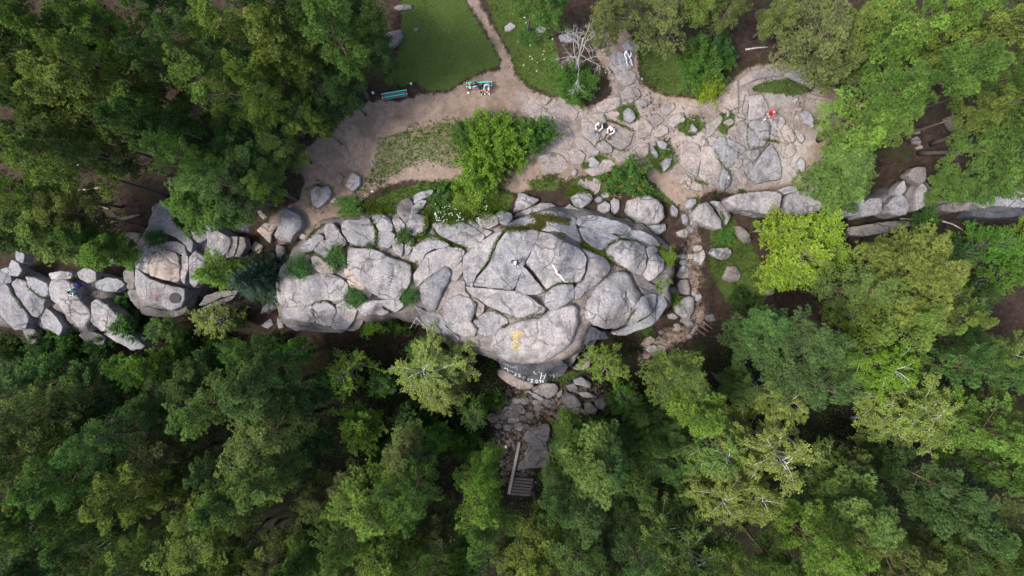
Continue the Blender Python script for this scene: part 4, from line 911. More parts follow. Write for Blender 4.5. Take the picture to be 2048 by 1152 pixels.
def trunk_line(h, r, n=8, lean=.25):
    ph = R.uniform(0, 6.28); pts = [(lean * math.sin(ph + i / n * 2.2) * i / n, lean * math.cos(ph * 1.3 + i / n * 2.0) * i / n, h * i / n) for i in range(n + 1)]
    return pts, [r * (1.25 if i == 0 else 1) * (1 - .86 * i / n) for i in range(n + 1)]
def on_trunk(pts, z):
    for a, b in zip(pts, pts[1:]):
        if z <= b[2]: k = (z - a[2]) / (b[2] - a[2]); return np.array([a[j] + (b[j] - a[j]) * k for j in range(3)])
    return np.array(pts[-1])

def pine(i):
    T = Tree('pine'); h, Rc = 14.0, 2.6; pts, rad = trunk_line(h - .6, .19, 9, .5); T.trunk.tube(pts, rad, 8)
    nl = [34, 30, 40, 28, 36, 32][i % 6]; cone = [0, .35, 0, .6, .2, .45][i % 6]; az0 = R.uniform(0, 6.28); P = []; D = []; TT = []
    lob = [R.uniform(0, 6.28) for _ in range(3)]
    for k in range(nl):
        t = (k + R.random()) / nl; z = h * (.40 + .58 * t)
        prof = math.sqrt(max(.02, 1 - ((t - .30) / .74) ** 2)) if t > .3 else .62 + .38 * t / .3
        prof = prof * (1 - cone) + cone * (1.12 - .95 * t)
        az = az0 + k * 2.39996 + R.uniform(-.5, .5)
        L = Rc * prof * R.uniform(.45, 1.28) * (1 + .2 * math.sin(2 * az + lob[0]) + .16 * math.sin(3 * az + lob[1]))
        el = math.radians(-4 + 58 * t ** 1.6 + R.uniform(-10, 10))
        d0 = np.array([math.cos(az) * math.cos(el), math.sin(az) * math.cos(el), math.sin(el)])
        p = curve(on_trunk(pts, z), d0, L, 5, (0, 0, .55 * (1 - t) + .15))
        T.limbs.tube([tuple(q) for q in p], [.05 * (1 - .8 * q / 5) * (1.2 - .6 * t) for q in range(6)], 4)
        pa = np.array(p); sidev = np.array([-math.sin(az), math.cos(az), 0]); pads = [(1.0, 0.0)]
        for u in np.arange(.80, .42, -.60 / max(.8, L)): pads += [(u, R.uniform(.18, .5) * L * (1.2 - u)), (u - .06, -R.uniform(.18, .5) * L * (1.2 - u))]
        for u, so_ in pads:                       # needle pads at the ends of boughs and side boughs, with gaps between
            q = u * 5; i0 = min(4, int(q)); b = pa[i0] + (pa[i0 + 1] - pa[i0]) * (q - i0)
            cc = b + sidev * so_ + np.array([0, 0, R.uniform(-.05, .16)]) + d0 * abs(so_) * .6
            T.limbs.tube([tuple(b), tuple((b + cc) / 2 + np.array([0, 0, .03])), tuple(cc)], [.018, .013, .006], 3, False)
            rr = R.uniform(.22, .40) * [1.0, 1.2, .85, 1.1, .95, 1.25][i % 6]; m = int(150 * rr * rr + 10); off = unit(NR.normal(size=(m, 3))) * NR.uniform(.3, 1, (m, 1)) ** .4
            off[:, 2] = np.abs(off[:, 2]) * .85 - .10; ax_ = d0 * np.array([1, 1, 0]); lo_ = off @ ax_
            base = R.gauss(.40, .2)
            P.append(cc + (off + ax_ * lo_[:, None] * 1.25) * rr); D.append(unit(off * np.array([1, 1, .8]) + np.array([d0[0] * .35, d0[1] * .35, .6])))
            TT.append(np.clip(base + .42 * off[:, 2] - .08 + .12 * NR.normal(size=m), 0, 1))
    return T.finish(needles(np.concatenate(P), np.concatenate(D), 13, [.20, .22, .17, .20, .18, .23][i % 6], [.030, .032, .026, .03, .027, .033][i % 6], .85, np.concatenate(TT)), M_PBARK, M_LIMB, M_NEEDLE, Rc, h)
def birch(i):
    T = Tree('birch'); h, Rc = 13.0, 2.5; pts, rad = trunk_line(h - .5, .15, 9, .7); T.trunk.tube(pts, rad, 8)
    P = []; D = []; TT = []; nl = 34; az0 = R.uniform(0, 6.28)
    for k in range(nl):
        t = (k + R.random()) / nl; z = h * (.36 + .6 * t); az = az0 + k * 2.39996 + R.uniform(-.5, .5)
        L = Rc * (.55 + .75 * math.sin(math.pi * min(1, .25 + .7 * t))) * R.uniform(.7, 1.2) * (1.0 - .45 * max(0, t - .6))
        el = math.radians(38 + 22 * t + R.uniform(-12, 12)); d0 = np.array([math.cos(az) * math.cos(el), math.sin(az) * math.cos(el), math.sin(el)])
        p = curve(on_trunk(pts, z), d0, L, 6, (0, 0, -.75), .08); pa = np.array(p)
        T.limbs.tube([tuple(q) for q in p], [.038 * (1 - .8 * q / 6) for q in range(7)], 4)
        for c in range(int(9 + L * 3.2)):
            u = R.uniform(.25, 1); q = u * 6; i0 = min(5, int(q)); b = pa[i0] + (pa[i0 + 1] - pa[i0]) * (q - i0)
            a2 = az + R.uniform(-1.5, 1.5); tw = curve(b, (math.cos(a2) * .7, math.sin(a2) * .7, R.uniform(.1, .7)), R.uniform(.5, 1.0), 4, (0, 0, -1.3), .1)
            if R.random() < .5: T.limbs.tube([tuple(x) for x in tw], [.012, .009, .006, .004, .003], 3, False)
            ta = np.array(tw); n = R.randint(8, 12); uu = NR.uniform(.15, 1, n) * 4; j = np.minimum(3, uu.astype(int)); f = (uu - j)[:, None]
            P.append(ta[j] + (ta[j + 1] - ta[j]) * f); D.append(np.tile(unit(np.array([math.cos(a2) * .5, math.sin(a2) * .5, -.35])), (n, 1)))
            TT.append(np.clip(R.gauss(.5, .22) + NR.normal(size=n) * .1, 0, 1))
    return T.finish(leaves(np.concatenate(P), np.concatenate(D), 6, .125, .09, .9, .5, np.concatenate(TT), .07), M_BIRCH, M_BIRCH, M_LEAF, Rc, h)
def broad(i, h=8.0, Rc=2.4, leaf=.155, stems=1, dens=1.35, low=.25):
    T = Tree('broadleaf'); P = []; D = []; TT = []
    pts, rad = trunk_line(h * .86, .09, 7, .35); T.trunk.tube(pts, rad, 7)
    nl = 30; az0 = R.uniform(0, 6.28); lob = R.uniform(0, 6.28)
    for k in range(nl):
        t = (k + R.random()) / nl; z = h * (low + (.84 - low) * t); az = az0 + k * 2.39996 + R.uniform(-.5, .5)
        L = Rc * (.95 * math.sqrt(max(.05, 1 - ((t - .25) / .85) ** 2))) * R.uniform(.65, 1.2) * (1 + .2 * math.sin(2 * az + lob))
        el = math.radians(24 + 40 * t + R.uniform(-12, 12)); d0 = np.array([math.cos(az) * math.cos(el), math.sin(az) * math.cos(el), math.sin(el)])
        p = curve(on_trunk(pts, z), d0, L, 5, (0, 0, .1), .09); pa = np.array(p)
        T.limbs.tube([tuple(q) for q in p], [.036 * (1 - .8 * q / 5) for q in range(6)], 4)
        for c in range(int((5 + L * 3.2) * dens)):
            u = R.uniform(.3, 1.0); q = u * 5; i0 = min(4, int(q)); b = pa[i0] + (pa[i0 + 1] - pa[i0]) * (q - i0)
            a2 = az + R.uniform(-1.3, 1.3); e2 = R.uniform(.1, 1.0); sh = curve(b, (math.cos(a2), math.sin(a2), e2), R.uniform(.35, .85), 3, (0, 0, .3), .1)
            T.limbs.tube([tuple(x) for x in sh], [.010, .008, .005, .003], 3, False)
            ta = np.array(sh); n = 5; uu = np.linspace(.5, 3, n) * .999; j = np.minimum(2, uu.astype(int)); f = (uu - j)[:, None]
            P.append(ta[j] + (ta[j + 1] - ta[j]) * f); D.append(np.tile(unit(np.array([math.cos(a2), math.sin(a2), .5])), (n, 1)))
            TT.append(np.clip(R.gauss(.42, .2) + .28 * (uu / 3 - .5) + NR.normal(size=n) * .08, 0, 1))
    return T.finish(leaves(np.concatenate(P), np.concatenate(D), 4, leaf, leaf * .72, .9, .7, np.concatenate(TT), .05), M_GREYB, M_GREYB, M_LEAF, Rc, h)
def bush(i, h=2.2, Rc=1.6, leaf=.105, slim=.6, nst=56, per=8):
    T = Tree('bush'); P = []; D = []; TT = []; T.trunk.tube([(0, 0, -.2), (0, 0, .12), (.02, .03, .35)], [.09, .07, .05], 6)
    lob = [R.uniform(0, 6.28) for _ in range(2)]
    for k in range(nst):
        t = (k + R.random()) / nst; az = k * 2.39996 + R.uniform(-.4, .4); el = math.asin(min(1, .12 + .88 * t))
        L = R.uniform(.75, 1.15) * (1 + .18 * math.sin(2 * az + lob[0]) + .12 * math.sin(3 * az + lob[1])); d0 = np.array([math.cos(az) * math.cos(el) * Rc, math.sin(az) * math.cos(el) * Rc, math.sin(el) * h])
        Ln = np.linalg.norm(d0) * L; p = curve((0, 0, .1), unit(d0 + np.array([0, 0, .4 * h])), Ln, 5, unit(d0) * .6 + np.array([0, 0, -.35]), .08); pa = np.array(p)
        T.limbs.tube([tuple(q) for q in p], [.020 * (1 - .8 * q / 5) for q in range(6)], 3)
        for c in range(int(4 + Ln * 2.4)):
            u = R.uniform(.35, 1.0); q = u * 5; i0 = min(4, int(q)); b = pa[i0] + (pa[i0 + 1] - pa[i0]) * (q - i0); dd = unit(rnd_dir(1)[0] + unit(d0) * .9 + np.array([0, 0, .5]))
            sh = np.array([b, b + dd * .2, b + dd * .36]); n = 4; P.append(sh[[0, 1, 1, 2]] + NR.normal(size=(4, 3)) * .04); D.append(np.tile(dd, (n, 1)))
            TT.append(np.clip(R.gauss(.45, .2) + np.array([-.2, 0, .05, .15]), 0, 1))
    return T.finish(leaves(np.concatenate(P), np.concatenate(D), per, leaf, leaf * slim, .95, .5, np.concatenate(TT), .05), M_GREYB, M_GREYB, M_LEAF, Rc, h)
def spruce(i, h=9.0, Rc=2.0):
    T = Tree('spruce'); pts, rad = trunk_line(h, .12, 8, .12); T.trunk.tube(pts, rad, 7); P = []; D = []; TT = []
    lv = 17
    for k in range(lv):
        t = (k + .5) / lv; z = h * (.12 + .87 * t); L0 = Rc * (1 - t) ** .85 + .12; nb = max(5, int(11 - 5 * t))
        for q in range(nb):
            az = q / nb * 6.283 + k * 1.1 + R.uniform(-.2, .2); L = L0 * R.uniform(.8, 1.15); el = math.radians(-12 + 45 * t)
            p = np.array(curve(on_trunk(pts, z), (math.cos(az) * math.cos(el), math.sin(az) * math.cos(el), math.sin(el)), L, 4, (0, 0, .25), .04))
            T.limbs.tube([tuple(x) for x in p], [.022, .018, .013, .008, .004], 3)
            n = int(6 + L * 13); uu = NR.uniform(.15, 1, n); jj = np.minimum(3, (uu * 4).astype(int)); f = (uu * 4 - jj)[:, None]; b = p[jj] + (p[jj + 1] - p[jj]) * f
            sd = np.where(NR.random(n) < .5, -1, 1) * NR.uniform(0, .34, n) * L * (1.15 - uu)
            b = b + np.stack([-math.sin(az) * sd, math.cos(az) * sd, -np.abs(sd) * .25], 1); P.append(b)
            D.append(unit(np.stack([math.cos(az) - math.sin(az) * np.sign(sd) * .8, math.sin(az) + math.cos(az) * np.sign(sd) * .8, np.full(n, .1)], 1)))
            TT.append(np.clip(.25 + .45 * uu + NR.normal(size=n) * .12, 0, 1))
    return T.finish(needles(np.concatenate(P), np.concatenate(D), 12, .17, .026, .5, np.concatenate(TT)), M_GREYB, M_GREYB, M_NEEDLE, Rc, h)

VAR = {
 'pine': [pine(i) for i in range(6)],
 'birch': [birch(i) for i in range(4)],
 'maple': [broad(0), broad(1), broad(2, leaf=.13)],
 'aspen': [broad(3, 7.5, 2.0, .12, dens=.7), broad(4, 8.0, 1.9, .12, dens=.6)],
 'bush': [bush(0), bush(1), bush(2, 1.8, 1.6, .11, .5)],
 'round': [bush(7, 3.2, 2.9, .13, .62, 150, 8)],
 'willow': [bush(3, 2.6, 1.8, .15, .26, 60, 8), bush(4, 2.8, 1.7, .14, .26, 60, 8)],
 'sapling': [bush(5, 1.2, .8, .10, .45, 30, 5), bush(6, 1.1, .8, .09, .35, 34, 5)],
 'spruce': [spruce(0), spruce(1, 9.0, 2.1)],
}
def place(kind, var, x, y, z, Rm, hm, rot, col, name, cat, label, group, lean=(0, 0)):
    T = VAR[kind][var % len(VAR[kind])]; root = empty(name, (x, y, z - .05)); sx = Rm / T.R; sz = hm / T.h
    root.rotation_euler = (lean[0], lean[1], rot); root.scale = (sx, sx, sz)
    for p in T.parts:
        c = bpy.data.objects.new(p.name.split('.')[0], p.data); link(c, root)
        if p.name.startswith('crown'): c.color = (*col, 1)
    tag(root, label, cat, group); return root

# tones of foliage (leaf albedo)
TONE = {
 'mid': (0.088, 0.156, 0.036), 'dark': (0.066, 0.122, 0.034), 'olive': (0.126, 0.176, 0.040), 'bluish': (0.080, 0.152, 0.048), 'pale': (0.136, 0.200, 0.056), 'dull': (0.112, 0.144, 0.048),
 'bright': (0.118, 0.200, 0.036), 'birch': (0.195, 0.258, 0.060), 'birchg': (0.140, 0.220, 0.048), 'maple': (0.090, 0.210, 0.025), 'yellow': (0.225, 0.335, 0.034), 'lime': (0.138, 0.245, 0.026),
 'bush': (0.072, 0.160, 0.030), 'bushd': (0.048, 0.112, 0.026), 'spruce': (0.026, 0.064, 0.036), 'larch': (0.11, 0.205, 0.045), 'sap': (0.058, 0.132, 0.036),
}
for _k in ('mid', 'dark', 'olive', 'bluish', 'dull', 'bright'): TONE[_k] = tuple(c * 1.15 for c in TONE[_k])
WORD = {'mid': 'mid-green', 'dark': 'dark green', 'olive': 'olive-green', 'bluish': 'blue-green', 'pale': 'pale green', 'dull': 'dull green', 'bright': 'bright green', 'birch': 'yellowish', 'birchg': 'green',
 'maple': 'bright green', 'yellow': 'yellow-green', 'lime': 'lime-green', 'bush': 'green', 'bushd': 'dark green', 'spruce': 'dark blue-green', 'larch': 'light green', 'sap': 'green'}
LAND = [('the empty green bench', 790, 193), ('the bench with two people', 958, 176), ('the bare dead tree', 1160, 80), ('the green lawn', 890, 70), ('the bright round bush', 985, 300),
 ('the rowan bush', 1253, 358), ('the person in red', 1537, 232), ('the yellow-green maple', 1595, 490), ('the cracked rock dome', 1060, 540), ('the painted date', 1060, 745), ('the heart-shaped boulder', 640, 391),
 ('the split outcrop with the basin', 330, 560), ('the people in blue', 160, 575), ('the dark spruce', 510, 557), ('the stone stairs', 1042, 950), ('the birch by the rock foot', 887, 747),
 ('the leaning pine trunks', 1900, 290), ('the top left corner', 0, 0), ('the top right corner', 2048, 0), ('the bottom left corner', 0, 1152), ('the bottom right corner', 2048, 1152),
 ('the middle of the bottom edge', 1024, 1152), ('the middle of the right edge', 2048, 640), ('the left end of the slab row', 0, 620), ('the dead-topped birch', 1316, 1055), ('the big olive pine', 1800, 570)]
TREES = []
def direction(dx, dy):
    a = math.degrees(math.atan2(-dy, dx)) % 360
    return ['right of', 'above right of', 'above', 'above left of', 'left of', 'below left of', 'below', 'below right of'][int((a + 22.5) // 45) % 8]
ORD = ['nearest', 'second nearest', 'third nearest', 'fourth nearest', 'fifth nearest', 'sixth nearest', 'seventh nearest', 'eighth nearest']
def forest(rows, group_of):
    items = []
    for r in rows:
        kind, px, py, rp, tone = r[:5]; hh = r[5] if len(r) > 5 else None
        cand = [(math.hypot(px - lx, py - ly), n, px - lx, py - ly) for n, lx, ly in LAND]; d, n, dx, dy = min(c for c in cand if c[0] > 25)
        noun = {'pine': 'pine', 'birch': 'birch', 'maple': 'maple', 'aspen': 'aspen', 'bush': 'bush', 'round': 'round bush', 'willow': 'willow bush', 'sapling': 'shrub', 'spruce': 'spruce'}[kind]
        items.append(dict(kind=kind, px=px, py=py, r=rp, tone=tone, h=hh, noun=noun, key=(noun, WORD[tone], direction(dx, dy), n), d=d))
    keys = {}
    for it in items: keys.setdefault(it['key'], []).append(it)
    for k, L in keys.items():
        L.sort(key=lambda q: q['d'])
        for j, it in enumerate(L):
            it['label'] = f'{k[1]} {k[0]} {k[2]} {k[3]}' + ('' if len(L) == 1 else f', {ORD[min(j, 7)]}')
    for it in items:
        if it['kind'] == 'round': it['label'] = 'big bright green round bush beside the dirt path above the outcrop'
    for j, it in enumerate(items):
        k = it['kind']; hm = it['h'] or {'pine': R.uniform(14.5, 18.0), 'birch': R.uniform(11, 14), 'maple': R.uniform(6, 8), 'aspen': R.uniform(6, 8), 'bush': 2.2, 'round': 3.2, 'willow': 2.8, 'sapling': 1.1, 'spruce': 8.0}[k]
        cf = {'pine': .76, 'birch': .68, 'maple': .62, 'aspen': .62, 'bush': .5, 'round': .4, 'willow': .5, 'sapling': .4, 'spruce': .45}[k]
        z = -2.0
        for _ in range(6):
            zc = z + cf * hm; x, y, _z = U(it['px'], it['py'], zc); z = float(G(x, y)[0]) if k not in ('sapling',) else drop(x, y)
        Rm = it['r'] * (H - zc) / FPX * (1.1 if k == 'pine' and it['py'] > 700 else 1.08)
        it['root'] = place(k, j, x, y, z, Rm, hm, R.uniform(0, 6.28), tuple(c * R.uniform(.92, 1.08) for c in TONE[it['tone']]), {'pine': 'pine_tree', 'birch': 'birch_tree', 'maple': 'maple_tree', 'aspen': 'aspen_tree',
              'bush': 'bush', 'round': 'round_bush', 'willow': 'willow_bush', 'sapling': 'shrub', 'spruce': 'spruce_tree'}[k], it['noun'].split()[-1] if k in ('willow', 'sapling', 'bush', 'round') else 'tree', it['label'], group_of[k],
              (R.uniform(-.05, .05), R.uniform(-.05, .05)) if k == 'pine' else ((R.uniform(-.16, .16), R.uniform(-.16, .16)) if k in ('birch', 'maple', 'aspen') else (0, 0)))
    return items
P_ = 'pine'; Bi = 'birch'
ROWS = [
 # north west wood
 (P_,62,59,52,'bright'),(P_,70,156,58,'olive'),(P_,257,80,56,'bright'),(P_,333,35,52,'dark'),(P_,451,52,62,'bright'),(P_,556,115,66,'olive'),(P_,180,215,72,'olive'),(P_,305,208,64,'bright'),(P_,410,150,56,'bright'),
 (P_,497,222,46,'bluish',8.5),(P_,549,232,50,'bright',8.5),(P_,400,350,80,'bluish',8.5),(P_,395,280,50,'mid',8.5),(P_,503,315,50,'bluish',8.5),(P_,566,290,36,'mid',8.5),(P_,104,330,64,'olive'),(P_,20,368,46,'bright'),
 (P_,35,255,52,'dark'),(P_,208,150,44,'olive'),(P_,608,25,46,'pale'),(P_,10,30,44,'dark'),(P_,115,245,44,'mid'),(P_,195,300,40,'dull'),(P_,632,245,24,'olive',9),(P_,640,70,58,'mid'),(P_,690,110,54,'mid',8.5),
 (P_,640,170,52,'dark',8.5),(P_,735,60,46,'mid',8.5),(P_,600,215,44,'dark',8.5),(P_,715,15,54,'mid',8.5),(P_,545,15,48,'dark'),(P_,150,30,48,'dark'),(P_,380,100,40,'mid'),(P_,480,160,44,'bright'),(P_,20,110,42,'dark'),(P_,250,270,44,'dark'),
 (P_,690,180,36,'dark',8.5),(P_,390,410,50,'mid',11),(P_,460,380,46,'dark',11),(P_,520,370,36,'mid',10),(P_,345,320,40,'mid'),
 (P_,130,90,46,'bright'),(P_,200,60,40,'mid'),(P_,75,215,44,'dark'),(P_,150,290,40,'dull'),(P_,0,200,44,'dark'),(P_,300,140,40,'dark'),(P_,350,250,40,'dark'),(P_,450,280,44,'dark',8.5),(P_,470,110,40,'dark'),(P_,60,380,44,'mid',11),(P_,600,160,40,'mid',8.5),(P_,755,110,30,'dark',8.5),
 # west
 (P_,92,486,64,'olive',11),(P_,44,430,46,'mid',11),(P_,216,505,40,'bright',9),(P_,155,430,48,'olive',11),(P_,20,470,36,'dark',11),(P_,434,548,40,'bright',8),(P_,160,495,36,'mid',10),
 ('spruce',510,557,56,'spruce',8),('bush',236,604,42,'bushd'),('bush',165,600,22,'bush',1.8),('bush',380,598,24,'bush',2),('aspen',428,645,46,'birch',6.5),('maple',318,650,36,'bush',5),('sapling',318,477,20,'sap'),('sapling',260,513,20,'bush'),
 ('bush',103,622,20,'bush',1.6),('bush',133,672,26,'bush'),('maple',250,662,32,'bush',4.5),('bush',85,690,28,'bushd'),('bush',200,690,28,'bushd'),
 # south west
 ('maple',40,745,44,'bushd',6),('maple',105,735,42,'bush',6),('maple',175,745,44,'bushd',6.5),(P_,10,790,44,'dark',9),('bush',10,700,34,'bushd',2.5),('bush',150,705,30,'bushd',2.5),('maple',400,715,40,'bushd',6),('bush',440,690,32,'bushd',3),('maple',225,790,44,'bushd',7),('bush',470,640,26,'bushd',2),('bush',540,690,28,'bushd',2.5),('bush',360,690,30,'bush',2.5),(P_,370,770,40,'dark',9),
 ('maple',320,738,50,'lime',8),('maple',258,755,36,'maple',7),(P_,44,831,62,'pale'),(P_,90,850,50,'dull',10.5),(P_,58,907,58,'olive'),(P_,115,955,58,'mid'),(P_,209,900,46,'bluish'),(P_,147,805,48,'dark',9),
 (P_,409,818,50,'pale'),(P_,498,742,50,'bluish'),(P_,493,690,32,'mid',12),(P_,511,800,56,'bluish'),(P_,533,884,64,'pale'),(P_,524,951,58,'pale'),(P_,418,924,32,'bluish',11),(P_,458,1000,48,'pale'),
 (P_,320,893,50,'dull',10.5),(P_,267,973,60,'olive'),(P_,400,1040,68,'olive'),(P_,222,1049,50,'dull',10.5),(P_,302,1084,52,'olive'),(P_,44,1107,56,'bluish'),(P_,89,1027,46,'mid'),(P_,165,1060,42,'bluish'),(P_,213,1129,36,'pale'),
 (P_,613,1049,42,'dull',10.5),(P_,533,1124,52,'pale'),(P_,613,1129,50,'mid'),(P_,22,1030,42,'mid'),(P_,350,960,40,'dull',10.5),(P_,130,1130,40,'dark',9),(P_,370,1125,46,'mid'),(P_,460,1110,44,'dull',10.5),(P_,180,960,40,'dull',10.5),
 (P_,300,820,38,'dark',9),(P_,580,820,40,'dark',9),(P_,0,980,40,'dark',9),
 # south middle
 ('aspen',700,733,54,'lime',8),('maple',731,850,52,'lime',7.5),('maple',590,698,38,'maple',6),('maple',650,780,40,'bushd',6),(Bi,887,747,60,'birch',8.5),(Bi,868,795,34,'birch',8),(P_,811,915,50,'dull',10.5),(P_,767,1009,72,'bright'),(P_,776,1093,66,'bright'),(P_,824,964,46,'mid'),
 (P_,695,1000,44,'dull',10.5),(P_,625,1000,40,'dull',10.5),(P_,972,945,36,'bright'),(P_,962,1009,50,'bright'),('birch',913,1098,38,'birchg',10),(P_,971,1067,42,'mid'),('maple',887,880,40,'maple',5.5),('maple',944,830,40,'bush',5),('maple',820,830,40,'bushd',5),
 ('bush',760,900,40,'bushd',3),('bush',930,890,36,'bushd',3),('bush',990,800,24,'bush',2),('bush',850,860,36,'bushd',3),('maple',770,770,36,'bush',5),('maple',640,870,40,'bushd',6),(P_,690,1090,46,'mid'),(P_,860,1050,40,'dull',10.5),
 ('sapling',740,652,22,'lime',1.6),('bush',790,645,30,'bush',2.4),('maple',840,700,30,'bush',5),
 (P_,1173,935,68,'pale'),(P_,1122,905,30,'bluish',12),(P_,1130,868,30,'mid',11),(P_,1112,965,32,'bluish'),(P_,1080,1083,56,'olive'),(P_,1141,1110,52,'mid'),(P_,1190,1010,50,'bluish'),(P_,1220,920,40,'bluish'),(P_,1010,1120,42,'dull',10.5),(P_,1200,1090,46,'dull',10.5),(P_,1250,1000,38,'dark',9),
 ('spruce',1302,876,44,'larch',10),('spruce',1277,829,30,'larch',6),('birch',1316,1055,60,'birchg',13),('aspen',1228,720,48,'lime',6.5),('maple',1240,800,40,'bush',5),('maple',1330,800,40,'bushd',5),('bush',1190,860,36,'bushd',3),('maple',1260,870,36,'bushd',5),
 # south east
 (P_,1379,758,52,'pale'),(P_,1408,801,56,'bright'),(Bi,1527,868,64,'birch'),(Bi,1470,935,58,'birch'),(Bi,1480,1017,50,'birch'),(Bi,1441,887,56,'birchg'),(Bi,1551,782,40,'birch'),(P_,1550,665,52,'bluish',12),(P_,1600,700,60,'bluish'),(P_,1500,690,46,'bluish',11),
 (P_,1633,758,52,'bluish'),(Bi,1647,911,46,'birchg'),(Bi,1724,696,58,'lime'),(Bi,1834,772,66,'birch'),(Bi,1815,878,62,'birch'),(P_,1840,545,88,'olive',15),(P_,1725,585,56,'pale',13),(P_,1790,650,76,'olive',14),(P_,1890,610,46,'olive',14),
 (P_,1743,1007,74,'pale'),(P_,1647,1093,66,'bright'),(P_,1575,1055,44,'dull',10.5),(P_,1781,1117,54,'olive'),(P_,1863,964,48,'bluish'),(P_,1959,864,64,'bright'),(P_,1925,1031,56,'bluish'),(P_,2026,1070,48,'dull',10.5),(P_,2007,935,46,'mid'),(Bi,2025,720,42,'birchg'),
 (P_,1949,758,44,'bluish'),(P_,1700,940,44,'dull',10.5),(P_,1400,1110,48,'dull',10.5),(P_,1380,990,40,'dark',9),(P_,1890,1110,46,'dull',10.5),(P_,1980,1130,40,'mid'),(P_,1910,690,44,'dark',9),(P_,2040,820,40,'olive'),
 (P_,1760,920,36,'dark',9),(P_,1330,930,34,'dark',9),(P_,1480,770,34,'dark',9),(P_,1350,860,34,'dark',9),
 ('maple',1595,495,84,'yellow',6.5),('maple',1630,455,58,'yellow',6.5),('maple',1555,535,56,'yellow',6),('maple',1655,505,56,'yellow',6),('maple',1540,455,50,'yellow',6),
 ('maple',1970,490,54,'maple',7),('maple',2030,480,46,'lime',7),('maple',1840,445,28,'bush',4),('maple',1900,500,38,'bushd',5),('maple',2025,560,46,'maple',7),('aspen',1330,558,24,'lime',4),('bush',1480,600,26,'bushd',2),('maple',1950,580,40,'bushd',6),
 (P_,60,1180,52,'mid'),(P_,180,1185,48,'dull',10.5),(P_,290,1170,50,'mid'),(P_,420,1180,52,'olive'),(P_,560,1190,50,'mid'),(P_,690,1175,48,'olive'),(P_,820,1170,50,'bright'),(P_,930,1165,46,'mid'),(P_,1060,1170,48,'olive'),(P_,1180,1170,50,'mid'),(P_,1290,1160,46,'bluish'),(P_,1380,1170,48,'mid'),(P_,1500,1175,50,'bright'),(P_,1610,1180,48,'mid'),(P_,1730,1180,50,'olive'),(P_,1850,1185,50,'mid'),(P_,1960,1190,48,'dull',10.5),(P_,1280,960,36,'mid'),(P_,2060,900,44,'mid'),(P_,2060,1120,44,'olive'),(P_,-10,870,44,'mid'),(P_,-10,1080,44,'mid'),
 # north east
 (P_,1630,45,72,'dull',9),(P_,1720,60,60,'olive',10),(P_,1830,30,72,'bright'),(P_,1840,130,66,'mid'),(P_,1950,60,66,'olive'),(P_,1690,130,46,'dull',7.5),(P_,1770,110,44,'mid',9),(P_,1900,100,56,'olive',12),(P_,2010,40,56,'mid'),
 (P_,2028,185,46,'olive'),(P_,1990,380,36,'mid',7),(P_,1902,374,32,'mid',7),(P_,2048,340,38,'bright',8),(P_,2040,130,40,'mid'),(P_,1730,235,76,'bright',9),(P_,1710,325,72,'mid',8),(P_,1785,250,42,'olive',9),(P_,1690,395,40,'mid',7),
 (P_,1320,30,58,'dull',7),(P_,1110,0,38,'mid',9),(P_,1225,20,46,'dull',9),(P_,1560,20,40,'dull',7),(P_,1060,-10,36,'mid',9),(P_,1400,-5,40,'olive',10),(P_,1480,0,36,'dull',10),(P_,1946,388,28,'mid',6),
 # bushes on the plateau
 ('willow',1150,165,48,'bush'),('willow',1405,125,54,'bush',3),('bush',1440,110,34,'bushd',2.4),('sapling',1414,184,28,'yellow',2.4),('round',982,305,78,'lime',3.4),('bush',1065,270,42,'bush',3),('willow',930,275,34,'bush',2.4),
 ('bush',870,400,34,'bush',1.0),('sapling',700,415,26,'bush',.9),('sapling',930,415,30,'lime',.8),('bush',1700,150,30,'bush',2),('sapling',1060,70,24,'bush',.7),('sapling',1450,470,20,'bush',.8),
 # shrubs in the clefts of the outcrop
 ('sapling',602,536,28,'sap',1.3),('sapling',675,515,25,'sap',1.2),('sapling',712,594,23,'sap',1.1),('sapling',808,473,18,'sap',1.0),('sapling',820,592,20,'sap',1.2),('sapling',738,493,8,'sap',.5),('sapling',1335,515,18,'lime',.8),('sapling',1345,600,16,'lime',.8),
 ('sapling',1290,655,16,'bush',.8),
]
GRP = {'round': 'bushes', 'pine': 'pines of the wood', 'birch': 'birches', 'maple': 'young broadleaf trees', 'aspen': 'young broadleaf trees', 'bush': 'bushes', 'willow': 'bushes', 'sapling': 'small shrubs', 'spruce': 'young spruces'}
FOREST = forest(ROWS, GRP)

# ------------------------------------------------------------------ ground cover (stuff)
rock_boxes = [(p.min(0), p.max(0), p) for p in ROCKPX]
def off_rocks(px, grow=0):
    ok = np.ones(len(px), bool)
    for lo, hi, p in rock_boxes:
        s = (px[:, 0] > lo[0]) & (px[:, 0] < hi[0]) & (px[:, 1] > lo[1]) & (px[:, 1] < hi[1]) & ok
        if s.any(): idx = np.where(s)[0]; ok[idx[inside(px[idx], p)]] = False
    return ok
def blades(x, y, z, per, ht, wd, tint=None):
    n = len(x); m = n * per; P = np.repeat(np.stack([x, y, z], 1), per, 0); P[:, :2] += NR.normal(size=(m, 2)) * .035
    a = NR.uniform(0, 6.283, m); hh = np.repeat(ht, per) * NR.uniform(.6, 1.3, m); ln = NR.uniform(.2, .95, m) * hh
    tip = P + np.stack([np.cos(a) * ln, np.sin(a) * ln, hh], 1); s = np.stack([-np.sin(a), np.cos(a), np.zeros(m)], 1) * wd * NR.uniform(.7, 1.3, (m, 1))
    V = np.stack([P + s, P - s, tip], 1).reshape(-1, 3); F = np.arange(m * 3).reshape(-1, 3)
    t = np.repeat(tint if tint is not None else NR.uniform(0, 1, n), per) * .6 + NR.uniform(0, .4, m); return V, F, t
